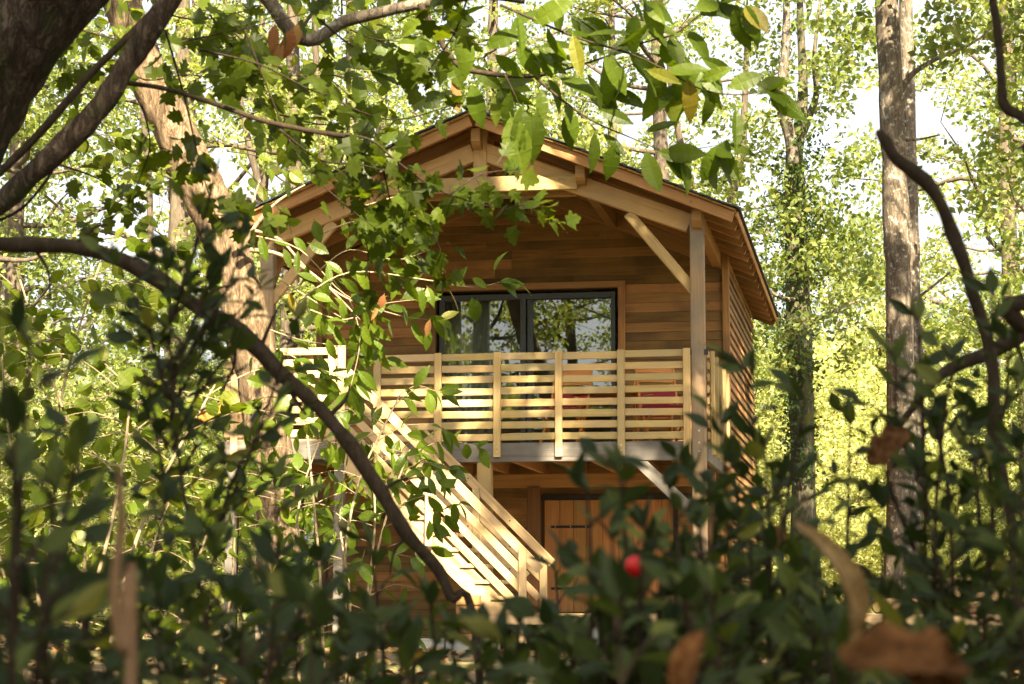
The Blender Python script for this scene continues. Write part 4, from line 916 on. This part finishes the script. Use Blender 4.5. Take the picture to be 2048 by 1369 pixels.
shrub('hazel_shrub', 'big hazel thicket with yellow-green leaves below the mossy maple', 'shrub', [[(40, 1400), (60, 1100), (110, 850), (160, 650), (210, 500)], [(150, 1400), (170, 1100), (150, 900), (90, 720), (40, 560)], [(200, 1400), (260, 1120), (330, 950), (390, 840), (430, 770)], [(100, 1400), (70, 1150), (30, 950), (10, 800), (0, 640)], [(120, 1400), (210, 1100), (250, 900), (260, 760)], [(60, 1400), (20, 1200), (-20, 1050)]], 10.5, L_HAZ, M['hazel'], .094, .060, 200, 13, 300, 'palestem')
shrub('hazel_shrub', 'smaller hazel bush at the foot of the leaning trunk', 'shrub', [[(330, 1400), (370, 1200), (420, 1050), (450, 940)], [(420, 1400), (460, 1200), (470, 1060)], [(280, 1400), (290, 1200), (310, 1080), (350, 980)]], 13.0, L_HAZ, M['hazel'], .10, .08, 120, 9, 220, 'palestem')
shrub('chestnut_sapling', 'bright green chestnut sapling growing in front of the stair', 'shrub', [[(650, 1400), (640, 1150), (625, 980), (612, 850), (600, 780)], [(700, 1400), (690, 1120), (720, 960), (770, 850), (800, 790)], [(730, 1400), (740, 1180), (780, 1010), (820, 900)], [(600, 1400), (590, 1150), (600, 1000), (640, 880)], [(690, 1400), (700, 1200), (680, 1050), (690, 930), (700, 850)], [(700, 1400), (740, 1150), (750, 1020), (740, 930)]], 14.3, L_CHE, M['chestnut'], .16, .105, 120, 9, 300, 'palestem', droop=.35)

# ------------------------------------------------------------------ dead limbs in front
def limb_thing(name, label, lst, d, mat='bark_moss', dg=None, spurs=()):
    pts = [(p_ + rv(px(3.5, d)), r_ * rnd.uniform(.86, 1.14)) for p_, r_ in px_path(lst, d)]; a = pts[-1][0]; g_ = Vector((a.x, a.y, ground_z(a.x, a.y)))
    e = empty(name, g_); tag(e, label, 'branch')
    if dg: pts.append((g_ + Vector((dg, 0, -.03)), pts[-1][1] * .8))
    tube('limb', e, mat, pts, 10, .18, 6, 40, g_)
    for s_ in spurs: tube('spur', e, mat, px_path(s_, d), 5, .1, 4, 40, g_)
    return e
limb_thing('fallen_branch', 'long dark dead branch arching down across the leaning trunk and stair', [(-420, 760, 36), (-260, 560, 36), (-60, 497, 35), (60, 488, 34), (150, 491, 33), (230, 513, 34), (300, 545, 36), (400, 610, 33), (480, 665, 38), (560, 735, 34), (640, 820, 32), (700, 892, 31), (760, 985, 29), (820, 1070, 27), (870, 1140, 25), (905, 1195, 22), (960, 1290, 18)], 3.6, 'twig', .05,
           spurs=([(150, 490, 12), (190, 455, 7), (215, 450, 4)], [(60, 488, 10), (95, 540, 6), (100, 600, 3)], [(400, 610, 12), (430, 580, 7), (470, 570, 3)], [(760, 985, 12), (800, 960, 7), (850, 955, 3)], [(820, 1070, 10), (790, 1100, 6), (780, 1150, 3)], [(560, 740, 14), (590, 800, 9), (612, 830, 5)], [(655, 835, 14), (690, 800, 8), (700, 770, 4)], [(520, 700, 12), (545, 640, 7), (560, 610, 4)], [(300, 545, 10), (310, 500, 6)], [(455, 650, 14), (470, 720, 8), (440, 790, 4)]))
limb_thing('dead_stick', 'black broken stick arching up in front of the tall straight oak', [(1757, 258, 15), (1768, 282, 23), (1800, 316, 26), (1850, 365, 27), (1885, 412, 27), (1908, 470, 28), (1928, 535, 25), (1950, 595, 26), (1972, 670, 26), (1988, 760, 24), (2005, 900, 22), (2030, 1100, 20), (2050, 1350, 18)], 2.7, 'twig', .02, spurs=([(1905, 466, 12), (1885, 470, 6)], [(1880, 405, 8), (1890, 390, 4)]))
R_T = empty('dead_tree', (1.75, 3.2, 0)); tag(R_T, 'thin dead tree whose black branches reach in beside the tall straight oak', 'tree'); rb = Vector((1.75, 3.2, 0))
tube('trunk', R_T, 'bark_moss', [(rb + Vector((0, 0, -.1)), .06), (rb + Vector((0, 0, 1)), .05), (rb + Vector((.05, 0, 2.5)), .04), (rb + Vector((.1, 0, 4)), .015)], 9, .15, 5, 12, rb)
tube('limb', R_T, 'twig', [(rb + Vector((.02, 0, 1.5)), .018)] + px_path([(2180, 330, 26), (2080, 262, 24), (2040, 232, 22), (2008, 210, 22), (2002, 150, 19), (1996, 70, 18), (1984, -10, 18), (1965, -150, 14)], 3.1), 8, .15, 6, 40, rb)
tube('limb', R_T, 'twig', [(rb + Vector((.0, 0, 1.15)), .02)] + px_path([(2140, 610, 34), (2048, 668, 32), (1980, 705, 30), (1920, 730, 26), (1870, 760, 20), (1800, 850, 14), (1760, 900, 8)], 2.9), 8, .15, 6, 40, rb)
tube('limb', R_T, 'twig', px_path([(2030, 680, 12), (2045, 720, 8), (2060, 760, 5)], 2.9), 5, .15, 4, 40, rb)

# ------------------------------------------------------------------ butcher's broom in front of the lens
def broom(label, tips, group=None, low=1420, extra=0, limit=200, dens=1.0):
    cx = sum(t_[0] for t_ in tips) / len(tips); cd = sum(t_[2] for t_ in tips) / len(tips)
    fb = at(cx, 1210, cd); fb.z = ground_z(fb.x, fb.y); e = empty('broom_shrub', fb); tag(e, label, 'shrub', group); store = []
    for x, y, d, *o_ in tips:
        tip = at(x, y, d); gx_ = tip.x * .9 + fb.x * .1 + rnd.gauss(0, .03); gy_ = tip.y + rnd.gauss(0, .06)
        g_ = Vector((gx_, gy_, ground_z(gx_, gy_) - .02)); mid = g_.lerp(tip, .55) + Vector((rnd.gauss(0, .025), rnd.gauss(0, .025), .02))
        pts = [(g_, .0042), (mid, .0032), (tip.lerp(mid, .35) + rv(.008), .0024), (tip, .0010)]
        if o_: a_ = at(o_[0], o_[1], d); pts = [(a_, .0026), (a_.lerp(tip, .5) + rv(.006), .002), (tip, .0009)]
        sv, sf = tube_data(spline([(a - fb, r_) for a, r_ in pts], 5), 5, .05)
        sp = spline(pts, 30); L_ = sum((sp[i + 1][0] - sp[i][0]).length for i in range(len(sp) - 1))
        acc = 0; nxt = 0; side = rnd.choice((0, 1.5)); k = 0
        for i in range(len(sp) - 1, 0, -1):                       # from the tip downwards
            p = sp[i][0]; acc += (sp[i][0] - sp[i - 1][0]).length
            if p.z < EZ + d * (-.062) - .03: break
            if acc < nxt: continue
            lowp = 1210 - (p.z - EZ) / p.y * 4299 > 1130; nxt = acc + (.020 if lowp else .036) / dens * rnd.uniform(.7, 1.3); side += 2.4; t_ = (sp[i][0] - sp[i - 1][0]).normalized()
            lat = Vector((math.cos(side), math.sin(side) * .8, 0)); ln = min(.03 + acc * .22, .11 if lowp else .08) * rnd.uniform(.7, 1.2)
            end = p + (lat * .85 + t_ * .6).normalized() * ln
            tw = [(p, .0016), (p.lerp(end, .5) + Vector((0, 0, .004)), .0012), (end, .0006)]
            v, f = tube_data(spline([(a - fb, r_) for a, r_ in tw], 3), 4); b0 = len(sv); sv += v; sf += [tuple(b0 + q for q in g2) for g2 in f]
            nl = max(2, int(ln / .0125)); td = (end - p).normalized()
            for q in range(nl):
                pp = p.lerp(end, (q + .6) / nl); sd = 1 if q % 2 else -1
                b_ = td.cross(Vector((0, 0, 1))).normalized() * sd + rv(.35)
                dr = td * rnd.uniform(.35, .9) + b_ * .8 + Vector((0, 0, rnd.uniform(-.1, .4)))
                if q == nl - 1: dr = td + rv(.15)
                nr = Vector((0, -.35, .8)) + rv(.55)
                store.append((pp, dr, nr, rnd.uniform(.023, .036)))
        obj('stem', mesh('stem', sv, sf, M['twig'], True), e)
        for q in range(2): store.append((tip, (tip - sp[-4][0]).normalized() + rv(.35), Vector((0, -.4, .6)) + rv(.4), .03))
    many_leaves(e, fb, store, limit, L_RUS, M['ruscus'])
    return e, fb
B = {}
broom('tall dark broom shrub whose sprays cross the leaning trunk', [(335, 540, 2.2), (430, 355, 2.22, 345, 640), (400, 430, 2.2, 340, 650), (490, 480, 2.25, 340, 760), (240, 530, 2.2, 335, 800), (595, 640, 2.35, 420, 1100), (520, 580, 2.3, 345, 820), (440, 540, 2.2, 340, 800), (560, 800, 2.3, 420, 1100), (470, 700, 2.25, 345, 900), (280, 690, 2.2, 335, 900), (410, 620, 2.25, 340, 860), (300, 830, 2.2, 335, 1000), (420, 860, 2.25, 340, 1000)], limit=290, dens=1.25)
broom('large blurred broom shrub in front of the hazel thicket', [(60, 690, 1.3), (30, 860, 1.15), (160, 900, 1.4), (110, 980, 1.2)], limit=140)
broom('dark broom shrub around the pale dry stem', [(150, 1150, 1.6), (330, 1010, 1.85), (430, 1100, 1.6), (550, 960, 2.0), (180, 1230, 1.4), (320, 1220, 1.4), (480, 1210, 1.4), (60, 1200, 1.3)], limit=260)
broom('dark broom shrub where the arching dead branch comes down', [(650, 1130, 1.9), (740, 1090, 2.15), (860, 1200, 2.0), (680, 1240, 1.6), (570, 1200, 1.55), (800, 1270, 1.7)], limit=260)
broom('low broom shrub in front of the stair foot', [(1110, 1140, 2.7), (1040, 1250, 1.9), (1150, 1275, 1.9), (960, 1270, 1.7)], limit=190)
eb, fbb = broom('broom shrub bearing the single red berry', [(1175, 985, 1.65), (1240, 950, 1.7), (1340, 980, 1.6), (1225, 1080, 1.62), (1320, 1160, 1.7), (1400, 1060, 1.65), (1200, 1240, 1.6), (1290, 1060, 1.75), (1370, 1120, 1.7), (1260, 1190, 1.65)], limit=280, dens=1.15)
broom('broom shrub in front of the cabin corner, with a tall leaning tip', [(1445, 850, 1.95), (1490, 740, 2.05), (1385, 950, 1.85), (1530, 900, 1.85), (1610, 800, 2.0), (1630, 1150, 1.65), (1500, 1060, 1.7), (1430, 1000, 1.8), (1560, 960, 1.8), (1470, 930, 1.85), (1540, 1110, 1.7), (1440, 1120, 1.7)], limit=290, dens=1.1)
broom('broom shrub in front of the tall straight oak', [(1835, 640, 2.15), (1905, 720, 2.05), (1985, 590, 2.2), (1765, 1020, 2.0), (1700, 850, 2.25), (2035, 770, 1.95), (1990, 960, 1.8), (1850, 760, 2.1, 1900, 1000), (1790, 720, 2.1, 1860, 980), (1880, 860, 2.05), (1930, 800, 2.0, 1960, 1050), (2010, 680, 2.1, 1990, 900), (1760, 900, 2.1, 1830, 1100), (2040, 900, 1.9), (1840, 940, 2.0)], limit=290, dens=1.15)
broom('dense broom shrub in front of the log pile', [(1640, 1230, 1.5), (2005, 1020, 1.5), (2045, 1120, 1.25), (1700, 1310, 1.4), (2020, 1290, 1.3)], limit=240)
broom('lowest broom shoots along the near edge of the thicket', [(x + rnd.uniform(-20, 20), rnd.uniform(1170, 1350) if not (880 < x < 1160 or 1700 < x < 2010) else rnd.uniform(1290, 1370), rnd.uniform(1.15, 2.4)) for x in range(20, 2048, 52)], limit=260)
bm = bmesh.new(); bmesh.ops.create_uvsphere(bm, u_segments=20, v_segments=14, radius=px(43, 1.58) / 2); me = bpy.data.meshes.new('berry'); bm.to_mesh(me); bm.free()
me.materials.append(M['berry']); me.polygons.foreach_set('use_smooth', [True] * len(me.polygons))
br = obj('berry', me, eb); br.location = at(1270, 1133, 1.58) - fbb; br['label'] = 'glossy red berry'
tube('stem', eb, 'twig', [(at(1276, 1105, 1.57), .0012), (at(1283, 1130, 1.562), .0016), (at(1280, 1200, 1.57), .002), (at(1278, 1420, 1.6), .003)], 5, .05, 5, 20, fbb)

# withered leaves caught in the shrubs
def dead_leaf(label, me, p, dr, nr, s, mat='dead', name='dead_leaf'):
    c = me.copy(); c.materials.clear(); c.materials.append(M[mat]); o = obj(name, c); o.matrix_world = leaf_matrix(p, Vector(dr), Vector(nr), s); tag(o, label, 'leaf'); md = o.modifiers.new('thick', 'SOLIDIFY'); md.thickness = .006; return o
def rolled(wd, roll, bend, n=10, m_=6):
    """a leaf rolled about its midrib and bent along its length"""
    v, f = [], []
    for i in range(n + 1):
        y = i / n; hw = wd * math.sin(math.pi * min(1, y * .92 + .06)) ** .7
        for j in range(-m_, m_ + 1):
            t_ = j / m_; a = t_ * roll; rr_ = hw / max(.2, roll)
            v.append((rr_ * math.sin(a) , y + .02 * math.sin(i * 1.7 + j), rr_ * (1 - math.cos(a)) - bend * (y - .5) ** 2 * 2))
    k = 2 * m_ + 1
    for i in range(n):
        for j in range(k - 1): f.append((i * k + j, i * k + j + 1, (i + 1) * k + j + 1, (i + 1) * k + j))
    return mesh('dead_leaf', v, f, M['dead'], True)
def ragged(seed, wd):
    """a withered leaf: torn margin, crumpled blade, raised midrib"""
    q = Vector((seed * 3.1, seed * 1.7, 0)); v, f = [], []; n, m_ = 16, 5
    for i in range(n + 1):
        y = i / n
        for j in range(-m_, m_ + 1):
            t_ = j / m_; hw = wd * math.sin(math.pi * min(1, y * .93 + .05)) ** .6 * (1 + .45 * noise.noise(q + Vector((0, y * 7, (j > 0) * 5))))
            x = t_ * hw; z_ = .10 * noise.noise(q + Vector((x * 6, y * 5, 0))) + .35 * abs(x) ** 1.3 - .35 * (y - .4) ** 2 + .02 * math.sin(y * 30 - abs(t_) * 4)
            v.append((x, y + .05 * noise.noise(q + Vector((t_ * 3, y * 3, 9))), z_))
    k = 2 * m_ + 1
    for i in range(n):
        for j in range(k - 1): f.append((i * k + j, i * k + j + 1, (i + 1) * k + j + 1, (i + 1) * k + j))
    return mesh('dead_leaf', v, f, M['dead'], True)
dead_leaf('long rolled tan dead leaf standing in the broom near the log pile', rolled(.15, 1.5, .45), at(1745, 1300, 1.25), (at(1640, 1040, 1.25) - at(1745, 1300, 1.25)), (.55, -.75, .3), px(285, 1.25), 'deadtan')
dead_leaf('broad brown dead leaf drooping below the rolled tan leaf', ragged(9, .26), at(1690, 1310, .92), (1, .35, -.02), (.15, -.6, .75), px(290, .92), 'deadbrown')
dead_leaf('brown dead leaf hanging under the broad brown one', ragged(12, .30), at(1850, 1260, .95), (.25, .1, -1), (-.5, -.8, .2), px(190, .95), 'deadbrown')
dead_leaf('brown crumpled dead leaf stuck among twigs across the tall oak trunk', ragged(4, .30), at(1815, 860, 1.9), (-.7, .2, -.55), (.25, -.7, .7), px(105, 1.9), 'deadbrown')
dead_leaf('small pale orange dead leaf hanging beside the cabin corner', L_HAZ[0], at(1556, 1050, 1.9), (-.1, 0, -1), (.2, -1, .2), px(55, 1.9))
dead_leaf('brown dead leaf lying in the broom below the red berry', rolled(.25, 1.0, .3), at(1350, 1400, 1.1), (.35, 0, 1), (-.4, -.9, .3), px(150, 1.1), 'deadbrown')
dead_leaf('curled orange-yellow leaf in the low broom', rolled(.28, 1.5, .8), at(800, 1335, 1.8), (.8, 0, .35), (-.2, -.8, .6), px(70, 1.8), 'yellow')
dead_leaf('pale dead leaf hanging in the tall dark broom shrub', L_HAZ[1], at(400, 660, 2.3), (-.2, 0, -1), (.3, -1, .1), px(36, 2.3))
ds_pts = px_path([(240, 930, 7), (239, 970, 14), (243, 1040, 20), (236, 1110, 20), (229, 1170, 21), (233, 1240, 23), (246, 1310, 25), (262, 1400, 26)], 1.05)
g_ = Vector((ds_pts[-1][0].x, ds_pts[-1][0].y, 0)); ds = empty('dry_stem', g_); tag(ds, 'blurred pale brown dry stem rising among dark broom', 'stem')
tube('stalk', ds, 'drystem', ds_pts + [(g_ + Vector((.01, 0, -.02)), .0035)], 9, .10, 6, 25, g_)
#tube('side_stem', ds, 'drystem', px_path([(240, 950, 16), (275, 1000, 14), (310, 1050, 11), (335, 1085, 8)], 1.05), 6, .1, 5, 60, g_)

# ------------------------------------------------------------------ logs on the terrace
def log_thing(u, v, z, ln, r_, rz, label):
    c = house(u, v, z); e = empty('log', c, rz=-TH + rz); tag(e, label, 'log', 'logs stacked on the terrace')
    v_, f_ = tube_data(spline([(Vector((-ln / 2, 0, 0)), r_), (Vector((0, rnd.uniform(-.01, .01), rnd.uniform(-.01, .01))), r_ * rnd.uniform(.93, 1.03)), (Vector((ln / 2, 0, 0)), r_ * .92)], 6), 12, .16, rnd.random() * 40, 8)
    obj('bark', mesh('bark', v_, f_, M['log'], True), e)
    for s_ in (-1, 1):
        n = 12; vs_ = [(s_ * (ln / 2 + .004), 0, 0)] + [(s_ * (ln / 2 + .003), r_ * .84 * math.cos(2 * math.pi * q / n), r_ * .84 * math.sin(2 * math.pi * q / n)) for q in range(n)]
        obj('cut_end', mesh('cut_end', vs_, [(0, 1 + q, 1 + (q + 1) % n) if s_ > 0 else (0, 1 + (q + 1) % n, 1 + q) for q in range(n)], M['rail']), e)
log_thing(2.98, -.35, .88, .85, .125, R(6), 'thick grey-brown log lying on top of the terrace log pile' if False else 'thick log in the middle of the terrace log pile')
log_thing(2.55, -.55, .815, .9, .075, R(-8), 'slender log at the front of the terrace log pile')
log_thing(3.15, -.60, .80, .7, .06, R(-14), 'thinnest log at the front of the terrace log pile')
log_thing(2.75, .15, .86, 1.0, .11, R(12), 'log behind the thick log of the terrace pile')
log_thing(2.25, -.15, .84, .6, .09, R(40), 'short log set askew at the end of the terrace pile')
log_thing(2.75, -.08, 1.075, .8, .09, R(-4), 'topmost log of the terrace pile')
log_thing(3.35, .25, .85, .8, .10, R(-20), 'log at the back of the terrace pile')

# leaf litter on the clearing
n = 9000
px_ = npr.uniform(-9, 9, n); py_ = npr.uniform(3, 34, n)
C_ = np.array([(x, y, ground_z(x, y) + .02) for x, y in zip(px_, py_)])
V, F = leaf_cloud(C_, np.full(n, .02), np.full(n, 1), .10, .3, up=2.2)
lo = obj('leaf_litter', np_mesh('leaf_litter', V, F, M['litter'])); tag(lo, 'fallen brown leaves covering the clearing', 'leaf litter', kind='stuff')
